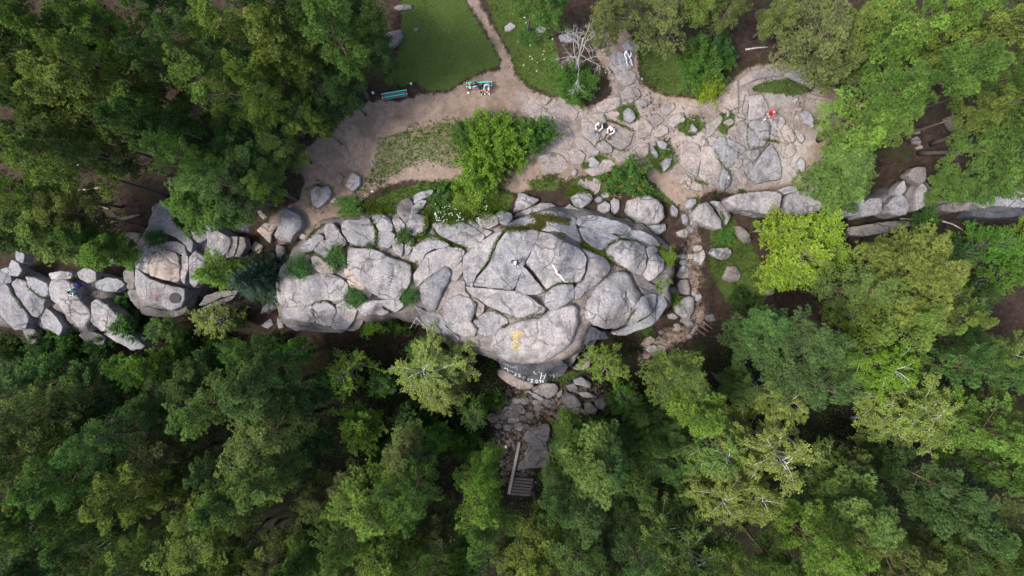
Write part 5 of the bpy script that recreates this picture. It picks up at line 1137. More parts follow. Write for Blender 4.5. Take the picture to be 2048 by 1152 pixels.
def clump_noise(x, y): return np.clip(.5 + 1.0 * fbm(x * .45, y * .45, 71, 4), 0, 1)
def grass(poly, cov, col, ht, name, label, dens=42):
    p = np.array(poly, float); lo, hi = p.min(0) - 4, p.max(0) + 4; area = (hi - lo).prod() / 26.26 ** 2; n = int(area * dens)
    q = np.stack([NR.uniform(lo[0], hi[0], n), NR.uniform(lo[1], hi[1], n)], 1); sd = np.where(inside(q, p), 1, -1) * dist_line(q, p)
    x, y, z = unproject(q, G); f = fbm(x * .9, y * .9, 31, 4)
    keep = (sd + f * 16 > 0) & (NR.random(n) < cov * (.92 + .9 * f + .5 * fbm(x * .35, y * .35, 77, 3))) & off_rocks(q); x, y, z = x[keep], y[keep], z[keep]
    if len(x) < 5: return
    V, F, t = blades(x, y, z - .02, 4, np.full(len(x), ht) * (1 + .5 * fbm(x * .6, y * .6, 44, 3)), .022 + .03 * min(.3, ht), np.clip(clump_noise(x, y) + NR.normal(size=len(x)) * .12, 0, 1))
    o = mesh_obj(name, V, F, M_GRASS, None, False, {'tint': ('FACE', t)}); o.color = (*col, 1); tag(o, label, 'grass', None, 'stuff')
GL = ['short dense lawn above the benches', 'rough grass left of the dead tree', 'patchy worn grass left of the bright round bush', 'tall grass along the top edge of the outcrop', 'olive grass slope left of the willow bush',
 'small grass lens inside the pale track', 'grass ring round the grey oval stone', 'small grass island left of the pale track', 'grass island right of the rowan bush', 'grass fringe above the rowan bush',
 'thin grass strip along the crack beside the people in white', 'grassy bank between gully and yellow-green maple', 'dark grass right of the rowan bush', 'grass tufts left of the cracked bedrock', 'grass below the rowan bush at left',
 'grass among the stones below the bright round bush', 'grass around the large gully-head boulder', 'grass at the foot of the painted boulder', 'thin grass by the four-sided boulder', 'thin grass round the heart-shaped boulder']
for (poly, cov, c, ht), lab in zip(GRASS, GL): grass(poly, cov, c, ht, 'grass', lab, 90 if ht < .08 else 60)

# moss and grass along the joints of the outcrop
def joint(cr, line, wpx, col, n, ht=.10, lst=None):
    L = np.array(crop(*cr, line)); d = np.hypot(*(L[1:] - L[:-1]).T); u = NR.uniform(0, d.sum(), n); cs = np.concatenate([[0], np.cumsum(d)])
    i = np.clip(np.searchsorted(cs, u) - 1, 0, len(d) - 1); f = ((u - cs[i]) / d[i])[:, None]; q = L[i] + (L[i + 1] - L[i]) * f + NR.normal(size=(n, 2)) * wpx * .5
    pts = [surf(a, b)[0] for a, b in q]; lst.append((np.array([tuple(p) for p in pts]), np.full(n, ht)))
moss = []; lush = []
for cr, ln, wp, n, ht, dst in [
 (A_, [(685,260),(705,310),(725,350),(720,410),(712,435)], 4, 300, .1, 'l'), (A_, [(500,445),(560,452),(650,452),(720,462),(780,500),(860,530),(940,565)], 3, 300, .08, 'm'), (A_, [(470,300),(450,330)], 3, 60, .08, 'm'),
 (A_, [(250,400),(300,350),(370,300)], 4, 200, .1, 'm'), (A_, [(240,500),(300,490),(360,535),(380,560)], 3, 160, .1, 'l'), (A_, [(945,570),(990,560),(960,620),(1000,590)], 5, 200, .08, 'm'), (A_, [(1075,260),(1070,320),(1050,370),(990,400),(960,440)], 8, 500, .16, 'l'),
 (A_, [(1105,330),(1150,390),(1230,430),(1320,460)], 4, 260, .12, 'l'), (A_, [(520,180),(600,200),(680,190),(760,200),(830,180)], 12, 700, .25, 'l'), (A_, [(690,200),(800,205),(850,215)], 6, 300, .2, 'l'),
 (A_, [(60,640),(60,720),(70,780)], 2, 60, .06, 'm'), (A_, [(285,870),(300,920)], 2, 60, .08, 'l'), (A_, [(310,830),(370,822),(440,835)], 2, 80, .08, 'l'),
 (B_, [(690,360),(660,410),(630,460),(610,530),(560,600)], 3, 240, .08, 'l'), (B_, [(700,330),(760,330),(830,330),(900,310),(950,325)], 7, 700, .1, 'm'), (B_, [(890,240),(960,250),(1020,260),(1100,275),(1140,285)], 8, 800, .1, 'm'),
 (B_, [(930,270),(980,300),(920,320)], 7, 400, .1, 'm'), (B_, [(840,575),(900,640),(960,720),(985,750)], 1.6, 220, .07, 'm'), (B_, [(985,755),(1060,705),(1110,695),(1190,700)], 2.5, 200, .09, 'l'),
 (B_, [(1220,430),(1290,460),(1360,490),(1420,540),(1440,570)], 6, 600, .14, 'l'), (B_, [(1080,360),(1110,385)], 3, 80, .1, 'l'), (B_, [(1400,450),(1450,420),(1495,400),(1600,412)], 3, 200, .1, 'l'), (B_, [(1540,960),(1570,910),(1590,880)], 2.5, 120, .08, 'm'),
 (B_, [(1240,780),(1290,700),(1310,660)], 2, 60, .05, 'm'), (B_, [(580,860),(660,900),(740,930),(800,945),(900,920),(980,900)], 3, 260, .07, 'm'), (B_, [(700,1000),(730,980)], 3, 90, .07, 'm'), (B_, [(500,930),(520,940)], 3, 60, .07, 'm'),
 (B_, [(220,180),(300,200),(400,190),(480,230),(560,200),(640,200)], 22, 1600, .28, 'l'), (B_, [(150,210),(230,250),(300,260),(380,265)], 12, 700, .2, 'l'), (B_, [(270,90),(330,60),(420,120)], 16, 600, .25, 'l'),
 (B_, [(160,390),(250,380),(330,420),(450,460)], 4, 260, .1, 'l'), (B_, [(1440,560),(1500,590),(1560,620)], 3, 120, .08, 'm'), (B_, [(1750,440),(1790,480),(1800,520)], 6, 200, .12, 'l'), (B_, [(1130,90),(1180,70),(1280,75),(1310,100)], 5, 240, .14, 'l'),
 (D_, [(1190,180),(1220,230),(1260,260)], 8, 400, .14, 'l'), (D_, [(1230,100),(1300,125),(1370,200),(1390,300)], 3, 200, .08, 'l'), (D_, [(70,680),(110,740),(150,800)], 3, 120, .08, 'l'), (D_, [(180,650),(240,700),(300,735)], 3, 120, .08, 'l'), (D_, [(490,590),(510,620)], 5, 100, .08, 'm'),
 (F_, [(605,570),(650,580),(700,590)], 4, 160, .08, 'm'), (F_, [(560,690),(600,640),(640,600)], 2, 100, .07, 'm'), (F_, [(290,640),(310,700),(350,750),(400,790)], 3, 160, .07, 'l'), (F_, [(320,1030),(345,1090),(350,1120)], 3, 120, .1, 'l'), (F_, [(440,280),(436,400),(440,440)], 2, 80, .06, 'm'), (F_, [(500,470),(490,560),(500,620),(600,620)], 2, 160, .06, 'm'), (F_, [(160,830),(240,860)], 4, 120, .08, 'l'), (F_, [(440,905),(480,905)], 5, 100, .12, 'l'),
 (E_, [(610,690),(700,720),(770,755)], 4, 240, .08, 'm'), (E_, [(555,830),(590,800),(640,800)], 3, 90, .07, 'l'), (E_, [(640,850),(700,870),(750,860)], 3, 90, .06, 'm'), (E_, [(390,1130),(420,1090),(470,1085)], 8, 300, .14, 'l'), (E_, [(250,1040),(320,1020),(370,1060)], 8, 240, .12, 'l'),
]:
    joint(cr, ln, wp, None, n, ht, moss if dst == 'm' else lush)
for nm, L, col, lab, wd in (('moss', moss, (0.105, 0.105, 0.022), 'yellowish moss in the joints of the outcrop', .022), ('crack_grass', lush, (0.085, 0.14, 0.022), 'fresh grass growing in the joints of the outcrop', .022)):
    P = np.concatenate([a for a, b in L]); hts = np.concatenate([b for a, b in L]); V, F, t = blades(P[:, 0], P[:, 1], P[:, 2] - .01, 4, hts, wd)
    o = mesh_obj(nm, V, F, M_GRASS, None, False, {'tint': ('FACE', t)}); o.color = (*col, 1); tag(o, lab, 'moss' if nm == 'moss' else 'grass', None, 'stuff')

# undergrowth below the cliff and under the wood
def undergrowth(n, cond, col, name, label, ln=.16, hi=.7):
    x = NR.uniform(-46, 46, n); y = NR.uniform(-28, 24, n); z = G(x, y); q = np.stack(to_px(x, y, z), 1); f = fbm(x * .3, y * .3, 91, 4)
    k = cond(q, f) & off_rocks(q); x, y, z = x[k], y[k], z[k]; m = len(x); P = np.stack([x, y, z + NR.uniform(.05, hi, m)], 1)
    V, F, t = leaves(P, np.tile([0, 0, 1.], (m, 1)), 12, ln, ln * .6, 1.3, .8, clump_noise(x * 2, y * 2), .24)
    o = mesh_obj(name, V, F, M_LEAF, None, False, {'tint': ('FACE', t)}); o.color = (*col, 1); tag(o, label, 'undergrowth', None, 'stuff')
sandp = np.array(SAND, float); sandp2 = np.array(SAND2, float)
undergrowth(16000, lambda q, f: (q[:, 1] > 670 + 30 * f) & (f > -.25) & ~inside(q, sandp) & ~inside(q, sandp2) & ~inside(q, np.array(GULLY, float)), (0.040, 0.085, 0.018), 'undergrowth', 'leafy dark undergrowth on the slope below the rocks', .17, .9)
undergrowth(9000, lambda q, f: (q[:, 1] < 420) & (f > -.08) & ~inside(q, sandp) & ((q[:, 0] < 760) | (q[:, 0] > 1270) | (q[:, 1] < 0)), (0.050, 0.078, 0.022), 'undergrowth', 'sparse low undergrowth beneath the upper pines', .12, .25)
undergrowth(4500, lambda q, f: (q[:, 1] > 450) & (q[:, 1] < 700) & (q[:, 0] > 1420) & (f > -.1), (0.055, 0.09, 0.022), 'undergrowth', 'low herbs between the gully and the right edge', .13, .35)
# pebbles on the trodden ground
def pebbles(n, poly, name, label, smin, smax, mat):
    p = np.array(poly, float); lo, hi = p.min(0), p.max(0); q = np.stack([NR.uniform(lo[0], hi[0], n), NR.uniform(lo[1], hi[1], n)], 1); q = q[inside(q, p)]; q = q[off_rocks(q)]
    x, y, z = unproject(q, G); m = len(x); s = smin + (smax - smin) * NR.random(m) ** 3; V = []; F = []
    base = np.array([(0, 0, .6), (1, 0, .1), (.31, .95, .15), (-.81, .59, .1), (-.81, -.59, .15), (.31, -.95, .1), (0, 0, -.6)]); fc = [(0, 1, 2), (0, 2, 3), (0, 3, 4), (0, 4, 5), (0, 5, 1), (6, 2, 1), (6, 3, 2), (6, 4, 3), (6, 5, 4), (6, 1, 5)]
    a = NR.uniform(0, 6.28, m); B = base[None] * NR.uniform(.7, 1.25, (m, 7, 1)) * s[:, None, None] * np.stack([np.ones(m), NR.uniform(.55, 1, m), NR.uniform(.4, .8, m)], 1)[:, None, :]
    c, sn = np.cos(a)[:, None], np.sin(a)[:, None]; VX = B[..., 0] * c - B[..., 1] * sn + x[:, None]; VY = B[..., 0] * sn + B[..., 1] * c + y[:, None]; VZ = B[..., 2] + z[:, None]
    V = np.stack([VX, VY, VZ], 2).reshape(-1, 3); F = (np.array(fc)[None] + (np.arange(m) * 7)[:, None, None]).reshape(-1, 3)
    tag(mesh_obj(name, V, F, mat, None, False), label, 'gravel', None, 'stuff')
pebbles(1100, SAND, 'gravel', 'small pebbles strewn over the sandy paths', .015, .12, M_ROCKP)
pebbles(900, SAND2, 'gravel', 'small rubble at the foot of the painted boulder', .03, .22, M_ROCKD)
pebbles(600, [(1200,130),(1270,130),(1300,180),(1340,240),(1380,300),(1350,330),(1300,260),(1240,190)], 'gravel', 'peach-coloured broken stones along the eroded runnel', .03, .17, M_ROCKP)
# white flowers on the grassy top of the outcrop
fq = np.concatenate([np.stack([NR.uniform(870, 975, 110), NR.uniform(388, 445, 110)], 1), np.stack([NR.uniform(1030, 1110, 30), NR.uniform(20, 150, 30)], 1)])
fp = np.array([tuple(surf(a, b)[0]) for a, b in fq]) + np.array([0, 0, .3]); V, F, t = leaves(fp, np.tile([0, 0, 1.], (len(fp), 1)), 5, .07, .05, .8, 1.2, None, .03)
M_FLOWER = plain('white_petals', (.72, .74, .66)); tag(mesh_obj('wildflowers', V, F, M_FLOWER, None, False), 'white wildflowers in the grass on top of the outcrop', 'flowers', None, 'stuff')

# ------------------------------------------------------------------ rowan, dead tree, leaning pines, roots, logs
x, y, z = gpt(1253, 362); row = place('bush', 1, *U(1253, 358, z + 1.1)[:2], z, 46 * (H - 1) / FPX * 1.05, 2.5, 1.0, TONE['bush'], 'rowan_bush', 'bush', 'round rowan bush dotted with orange berries in the middle of the rocks', None)
M_BERRY = plain('orange_berries', (.46, .15, .05), .6)
bq = rnd_dir(26); bq[:, 2] = np.abs(bq[:, 2]) * .8 + .2; bq = bq * np.array([1.45, 1.45, 2.1]) * NR.uniform(.85, 1.08, (26, 1)); mb = MB()
for b in bq:
    for _ in range(5):
        c = b + NR.normal(size=3) * .05; mb.add([tuple(c + np.array(k) * .035) for k in ((0, 0, 1), (1, 0, 0), (0, 1, 0), (-1, 0, 0), (0, -1, 0), (0, 0, -1))], [(0, 1, 2), (0, 2, 3), (0, 3, 4), (0, 4, 1), (5, 2, 1), (5, 3, 2), (5, 4, 3), (5, 1, 4)])
mb.build('berries', M_BERRY, row)

def bare(p, d, L, r, depth, mb, spread=.75):
    pts = curve(p, d, L, 5, (0, 0, -.15), .16); mb.tube([tuple(q) for q in pts], [r * (1 - .55 * i / 5) for i in range(6)], 5 if depth > 1 else 3, depth > 1)
    if depth == 0: return
    for k in range(R.randint(3, 5)):
        u = R.uniform(.25, 1.0); q = u * 5; i0 = min(4, int(q)); b = pts[i0] + (pts[i0 + 1] - pts[i0]) * (q - i0); nd_ = unit(unit(pts[-1] - pts[0]) * .7 + rnd_dir(1)[0] * spread)
        bare(b, nd_, L * R.uniform(.4, .62), r * .5, depth - 1, mb, spread)
dx, dy, dz = gpt(1150, 150); dead = empty('dead_tree', (dx, dy, dz)); tag(dead, 'leafless bleached dead tree with twisted grey boughs near the top edge', 'tree')
tm = MB(); tp_ = [(-.02 * i, .03 * math.sin(i), i * .95 - .1) for i in range(9)]; tm.tube(tp_, [.13 * (1 - .085 * i) for i in range(9)], 8); tm.build('trunk', M_DEAD, dead, True)
for k in range(13):
    zz = 2.4 + k * .42; az = k * 2.4 + R.uniform(-.4, .4); bm_ = MB(); bare(on_trunk(tp_, zz), (math.cos(az), math.sin(az), .25 + .03 * k), 2.0 - .07 * k, .030 - .001 * k, 3, bm_); bm_.build('bough', M_DEAD, dead, True)

def lean_pine(px, py, hm, lean, lab, tone):
    x, y, z = gpt(px, py); T = place('pine', 3, x, y, z, 1.7, hm, 1.2, TONE[tone], 'pine_tree', 'tree', lab, 'pines of the wood'); T.rotation_euler = (lean[0], lean[1], .4); T.scale = (.9, .9, hm / 14.0)
lean_pine(1862, 288, 13, (.02, .0), 'leaning pine with a pale bare lower trunk, upper of two at the right', 'mid')
lean_pine(1838, 306, 12, (.22, .02), 'leaning pine with a bare orange trunk, lower of two at the right', 'mid')

def on_ground(line, lift=0.0, n=4):
    out = []
    for (a, b), (c, d) in zip(line, line[1:]):
        for k in range(n): f = k / n; p, _ = surf(a + (c - a) * f, b + (d - b) * f); out.append((p.x, p.y, p.z + lift))
    p, _ = surf(*line[-1]); out.append((p.x, p.y, p.z + lift)); return out
rt = empty('tree_roots', tuple(surf(1650, 175)[0])); tag(rt, 'tangle of exposed brown tree roots right of the person in red', 'roots')
for ln, r0 in [([(1690,180),(1660,172),(1635,160),(1615,150)], .09), ([(1690,184),(1655,184),(1630,178),(1608,168)], .08), ([(1688,190),(1655,196),(1628,190),(1600,184)], .08), ([(1686,196),(1660,205),(1640,200),(1620,196)], .07), ([(1680,170),(1650,160),(1640,148)], .07),
               ([(1690,200),(1665,215),(1650,210)], .06), ([(1600,205),(1585,240),(1590,270),(1605,290)], .05), ([(1610,200),(1598,235),(1604,262)], .05), ([(1575,270),(1590,300),(1580,330)], .05), ([(1560,262),(1572,290),(1566,318)], .04)]:
    m = MB(); g = on_ground(ln, .03); m.tube([(a - rt.location[0], b - rt.location[1], c - rt.location[2]) for a, b, c in g], [r0 * (1 - .7 * i / len(g)) for i in range(len(g))], 6); m.build('root', M_ROOT, rt, True)
rt2 = empty('tree_roots', tuple(surf(690, 270)[0])); tag(rt2, 'thin roots crossing the dirt path below the empty bench', 'roots')
for ln in [[(640,330),(655,345),(662,360)], [(720,260),(730,278),(728,295)], [(745,250),(750,268),(748,280)], [(800,235),(780,236),(770,242)], [(690,290),(700,310),(698,325)]]:
    m = MB(); g = on_ground(ln, .015); m.tube([(a - rt2.location[0], b - rt2.location[1], c - rt2.location[2]) for a, b, c in g], [.04 * (1 - .7 * i / len(g)) for i in range(len(g))], 5); m.build('root', M_ROOT, rt2, True)
def log(line, r, mat, label, lift=.1, twigs=0):
    g = [Vector(p) for p in on_ground(line, lift, 3)]; e = empty('fallen_log', g[0]); m = MB(); m.tube([p - g[0] for p in g], [r * (1 - .5 * i / len(g)) for i in range(len(g))], 7); m.build('trunk', mat, e, True); tag(e, label, 'log', 'fallen logs')
    if twigs:
        for _ in range(twigs):
            m = MB(); i = R.randrange(len(g)); bare(g[i] - g[0], unit(np.array([R.uniform(-1, 1), R.uniform(-1, 1), .3])), .8, r * .35, 1, m); m.build('twig', mat, e, True)
log([(177,413),(200,412),(220,418)], .14, M_ROOT, 'dark log on the forest floor above the lone grey boulder', .12)
log([(204,452),(240,440),(282,430)], .17, M_ROOT, 'long dark log right of the lone grey boulder', .14)
log([(152,381),(180,379),(206,374)], .05, M_DEAD, 'thin bleached fallen branch at the left above the dark logs', .1, 3)
log([(1798,438),(1830,439),(1858,437)], .07, M_BIRCH, 'white birch log under the right ledge, left piece', .12)
log([(1884,443),(1905,449),(1925,461)], .07, M_BIRCH, 'white birch log under the right ledge, right piece', .12)
log([(1404,642),(1414,650),(1424,657)], .08, M_ROOT, 'upper of three brown logs laid across the gully path', .1)
log([(1399,650),(1408,657),(1417,664)], .08, M_ROOT, 'middle of three brown logs laid across the gully path', .1)
log([(1394,658),(1402,665),(1411,672)], .08, M_ROOT, 'lowest of three brown logs laid across the gully path', .1)
log([(1490,100),(1515,96),(1535,95)], .07, M_DEAD, 'short bleached log on the brown slope below the top right pines', .08)
log([(835,635),(855,655),(862,690)], .05, M_BIRCH, 'bleached dead branch hanging by the foot of the outcrop', .6, 5)

# rubble stones at the foot of the painted boulder
for k in range(46):
    a = R.uniform(985, 1110); b = R.uniform(795, 860) if a < 1060 else R.uniform(778, 830)
    if not off_rocks(np.array([[a, b]]))[0]: continue
    s = R.uniform(4, 10); pl = [(a + s * R.uniform(.75, 1.2) * math.cos(t) * 1.25, b + s * R.uniform(.7, 1.15) * math.sin(t)) for t in [i * 6.283 / 7 for i in range(7)]]
    o = rock('stone', pl, G, dz=R.uniform(.1, .3), edge=.1, depth=.4, mat=R.choice([M_ROCKD, M_ROCKP, M_ROCKG, M_CORE])); tag(o, 'small brownish stone in the rubble between the painted boulder and the stairs', 'stone', 'rubble stones')
gp = np.array(GULLY, float); cnt = 0
while cnt < 34:
    a = R.uniform(1275, 1428); b = R.uniform(405, 732)
    if not inside(np.array([[a, b]]), gp)[0] or not off_rocks(np.array([[a, b]]))[0]: cnt += .1; continue
    cnt += 1; s = R.uniform(4, 11); th0 = R.uniform(0, 6.28); pl = [(a + s * R.uniform(.75, 1.2) * math.cos(t + th0) * 1.3, b + s * R.uniform(.7, 1.15) * math.sin(t + th0)) for t in [i * 6.283 / 7 for i in range(7)]]
    o = rock('stone', pl, G, dz=R.uniform(.08, .25), edge=.08, depth=.4, mat=R.choice([M_ROCKD, M_ROCKP, M_ROCKG, M_ROCK])); tag(o, 'small stone lying in the gully right of the central outcrop', 'stone', 'gully stones')
# stairs, kerb and paved path
pth = rock('paved_path', [(1050,872),(1085,852),(1105,900),(1092,958),(1066,962),(1030,952),(1045,900)], G, dz=.12, edge=.06, depth=.4, mat=M_CORE, rough=.8); tag(pth, 'grey paved landing at the head of the stairs', None, None, 'structure')
M_STEP = plain('weathered_step_stone', (.115, .09, .08), .9, .4, 9); M_KERB = plain('concrete_kerb', (.27, .245, .23), .9, .25, 12)
st = empty('stone_stairs', tuple(gpt(1045, 985))); tag(st, 'flight of worn brown stone stairs below the paved landing', 'stairs')
for k in range(6):
    xx, yy, zz = gpt(1046 - k * 1.0, 957 + k * 6.2); m = MB(); m.box((xx - st.location[0] + R.uniform(-.03, .03), yy - st.location[1], zz - st.location[2] + .10 - .02 * k), (1.75 + R.uniform(-.1, .1), .21, .2), Matrix.Rotation(-.09 + R.uniform(-.02, .02), 3, 'Z'), .02); m.build('step', M_STEP, st)
for l_, lab in (([(1039,882),(1029,930),(1018,985)], 'straight concrete kerb along the left of the stairs'), ([(984,895),(980,920)], 'short dark kerb left of the long concrete kerb')):
    g = [Vector(p) for p in on_ground(l_, 0, 1)]; m = MB(); kb = empty('kerb', g[0])
    for a, b in zip(g, g[1:]):
        c = (a + b) / 2 - g[0]; d = b - a; m = MB(); m.box((c.x, c.y, c.z + .12), (.24, d.length + .02, .5), d.to_track_quat('Y', 'Z').to_matrix(), .02); m.build('kerb_stone', M_KERB, kb)
    tag(kb, lab, 'kerb')

# ------------------------------------------------------------------ paint on the rocks
def paint_mat(name, col, worn=.35):
    m, t, b, o = newmat(name); g = nd(t, 'ShaderNodeNewGeometry').outputs['Position']; n = noise(t, g, 12, 6, .75)
    t.links.new(mix(t, math_(t, 'MULTIPLY', ramp(t, n, [(.45, 0), (.6, 1)]), worn), col, tuple(k * .45 + .08 for k in col)), b.inputs['Base Color']); b.inputs['Roughness'].default_value = .8; return m
M_YEL = paint_mat('yellow_paint', (.58, .39, .06), .8); M_WHT = paint_mat('white_paint', (.62, .64, .66), .7); M_FADE = paint_mat('faded_white_paint', (.40, .40, .42), .6); M_REDP = paint_mat('faded_red_paint', (.30, .11, .13), .6); M_BLUE = paint_mat('pale_blue_paint', (.22, .27, .33), .6)
def paint(cr, strokes, wd, mat, name='graffiti', label=None, parent=None):
    mb = MB()
    for s in strokes:
        P = crop(*cr, s); Q = []
        for (a, b), (c, d) in zip(P, P[1:]):
            k = max(1, int(math.hypot(c - a, d - b) / 1.2)); Q += [(a + (c - a) * i / k, b + (d - b) * i / k) for i in range(k)]
        Q.append(P[-1]); hits = [surf(*q) for q in Q]; V = []; F = []
        for i, (p, n) in enumerate(hits):
            if n.z < 0: n = -n
            t = hits[min(i + 1, len(hits) - 1)][0] - hits[max(i - 1, 0)][0]; sd = t.cross(n); sd = sd.normalized() if sd.length > 1e-6 else Vector((1, 0, 0)); w_ = wd * R.uniform(.85, 1.1)
            for e in (-1, 0, 1):
                q = p + sd * w_ * .5 * e; V.append(q + n * .022)
        for i in range(len(hits) - 1): F += [(3 * i, 3 * i + 1, 3 * i + 4, 3 * i + 3), (3 * i + 1, 3 * i + 2, 3 * i + 5, 3 * i + 4)]
        mb.add(V, F)
    off = Vector(parent.location) if parent else Vector((0, 0, 0)); mb.v = [tuple(Vector(v) - off) for v in mb.v]; o = mb.build(name, mat, parent)
    if label: o['label'] = label
    return o
N_ = (980, 640, 8.23)
paint(N_, [[(350,420),(358,375),(390,352),(425,346),(462,358),(488,390),(490,430),(476,468),(440,500),(402,482),(364,452),(350,420)], [(387,358),(408,410)], [(408,410),(487,425)], [(408,410),(366,450)]], .08, M_YEL, label='yellow painted peace sign', parent=peace)
paint(N_, [[(385,300),(395,270),(425,262),(448,285),(440,320),(410,335),(385,315),(385,300)], [(380,245),(385,215),(410,195),(440,200),(445,230),(420,255),(390,255),(380,245)], [(455,190),(475,185),(490,205),(480,235),(460,240),(452,215),(455,190)], [(490,215),(520,200),(536,208),(528,240),(500,265),(485,250),(490,215)], [(440,255),(470,262),(490,285)], [(400,290),(430,300)], [(410,215),(430,240)]], .065, M_YEL, label='yellow painted loops above the peace sign', parent=peace)
DIG = {'2': [[(0,.75),(.2,1),(.7,1),(.9,.75),(.6,.4),(0,0),(1,0)]], '5': [[(.95,1),(.1,1),(.1,.55),(.6,.6),(.95,.35),(.7,0),(.05,.05)]], '0': [[(.5,1),(.05,.75),(.05,.25),(.5,0),(.95,.25),(.95,.75),(.5,1)]], '9': [[(.9,.65),(.5,.45),(.1,.65),(.25,.95),(.7,1),(.95,.7),(.8,.25),(.3,0)]], '1': [[(.2,.7),(.6,1),(.6,0)]]}
ds = []
for ch, cx, cy, ang in (('2',425,893,-24),('5',485,913,-24),('0',562,950,-22),('9',622,978,-18),('2',692,1000,-10),('0',772,1010,-4),('1',830,1010,2),('1',868,1006,8)):
    for s in DIG[ch]: ds.append([(cx + ((u - .5) * 40 * math.cos(math.radians(ang)) - (v - .5) * 46 * -math.sin(math.radians(ang)) * -1), cy - ((u - .5) * 40 * math.sin(math.radians(ang)) + (v - .5) * 46 * math.cos(math.radians(ang)))) for u, v in s])
paint(N_, ds + [[(512,930),(518,934)], [(660,992),(664,994)]], .062, M_WHT, label='white painted date 25.09.2011', parent=peace)
paint(N_, [[(850,866),(832,974)], [(920,872),(886,970)], [(842,918),(904,914)], [(1036,868),(1053,946)], [(1038,878),(990,884),(968,900),(1000,914),(1045,908)], [(1005,914),(976,952)], [(726,845),(734,880),(776,885)], [(805,850),(812,864)]], .075, M_WHT, label='white painted capital letters', parent=peace)
paint(N_, [[(135,690),(165,662),(172,705),(205,685),(212,725),(248,700),(252,742),(290,720),(296,765),(330,745),(345,780),(385,770),(410,800)], [(560,880),(590,850),(600,900),(640,880)], [(400,780),(440,760),(450,830)]], .06, M_BLUE, label='faded pale scrawl', parent=peace)
paint(N_, [[(240,788),(285,800),(300,850)], [(285,845),(325,825),(390,858)]], .11, M_WHT, label='white painted stroke', parent=peace)
paint(A_, [[(800,655),(812,648),(820,665),(832,650),(840,668),(855,655)], [(802,680),(815,672),(825,688),(838,676),(848,692),(862,680)], [(806,705),(820,698),(832,714),(845,702),(866,716)]], .05, M_FADE, label='faded pale scribbled lines', parent=main)
paint(D_, [[(1020,720),(1035,708),(1040,728),(1055,710),(1062,730),(1078,712),(1085,728)], [(1030,745),(1050,735),(1065,748)]], .06, M_REDP, label='faded red scrawl', parent=west)
paint(D_, [[(1310,465),(1322,462),(1312,480),(1324,482)], [(1308,495),(1322,498)], [(1312,512),(1325,520)], [(970,520),(1000,512),(990,535)]], .05, M_FADE, label='faded white marks', parent=west)
W_ = (1440, 400, 17.07)
paint(W_, [[(585,290),(620,320),(640,305),(660,340)], [(680,345),(720,360)], [(735,365),(770,380),(752,410)], [(790,390),(810,430),(850,405)], [(860,460),(900,420),(935,450)], [(965,470),(1000,440),(1020,475),(990,500)], [(1140,560),(1190,530),(1225,560)]], .07, M_WHT, label='white painted letters along the lower edge', parent=east)
p_, n_ = surf(350.4, 596); mb = MB(); mb.lathe((0, 0, 0), [(.02, -.05), (.40, -.05), (.43, .012), (.40, .03), (.33, .012), (.02, .006)], 24, 1, .95)
bs = mb.build('basin', plain('wet_dark_mud', (.045, .038, .038), .95, .3, 6), west, True); bs.location = p_ + n_ * .03 - Vector(west.location); bs.rotation_euler = n_.to_track_quat('Z', 'Y').to_euler(); bs['label'] = 'round dark water-worn basin'

# ------------------------------------------------------------------ benches
M_TEAL = plain('turquoise_paint', (.045, .52, .40), .5, .12, 12); M_PALE = plain('pale_turquoise_paint', (.42, .66, .60), .5, .15, 12); M_WORN = plain('worn_bare_slat', (.23, .13, .16), .8, .3, 14); M_IRON = plain('dark_iron', (.03, .045, .045), .5)
def bench(px, py, ang, label):
    x, y, z = gpt(px, py); b = empty('park_bench', (x, y, z)); b.rotation_euler = (0, 0, math.radians(ang)); tag(b, label, 'bench', 'green benches')
    for k in range(4):
        yy = .21 - k * .14; m = MB(); m.box((0, yy, .46 + (.01 if k % 2 == 0 else -.01)), (1.66, .10 if k % 2 == 0 else .075, .04), None, .008); sl_ = m.build('slat', M_TEAL if k % 2 == 0 else M_WORN, b)
        for s in (-1, 1): m = MB(); m.box((s * .93, yy, .462 + (.01 if k % 2 == 0 else -.01)), (.075, .095, .046), None, .01); m.build('slat_end', M_PALE if k % 2 == 0 else M_WORN, b)
    for s in (-1, 1):
        m = MB(); m.box((s * .86, 0, .425), (.07, .56, .045), None, .006); m.box((s * .86, .22, .20), (.06, .06, .42), None, .006); m.box((s * .86, -.22, .20), (.06, .06, .42), None, .006); m.box((s * .86, 0, .12), (.045, .40, .04), None, .004); m.build('leg_frame', M_IRON, b)
    return b
b1 = bench(791, 193, 9.5, 'empty turquoise slatted bench at the left end of the dirt clearing')
b2 = bench(959, 174, 3, 'turquoise slatted bench below the lawn with two people seated on it')

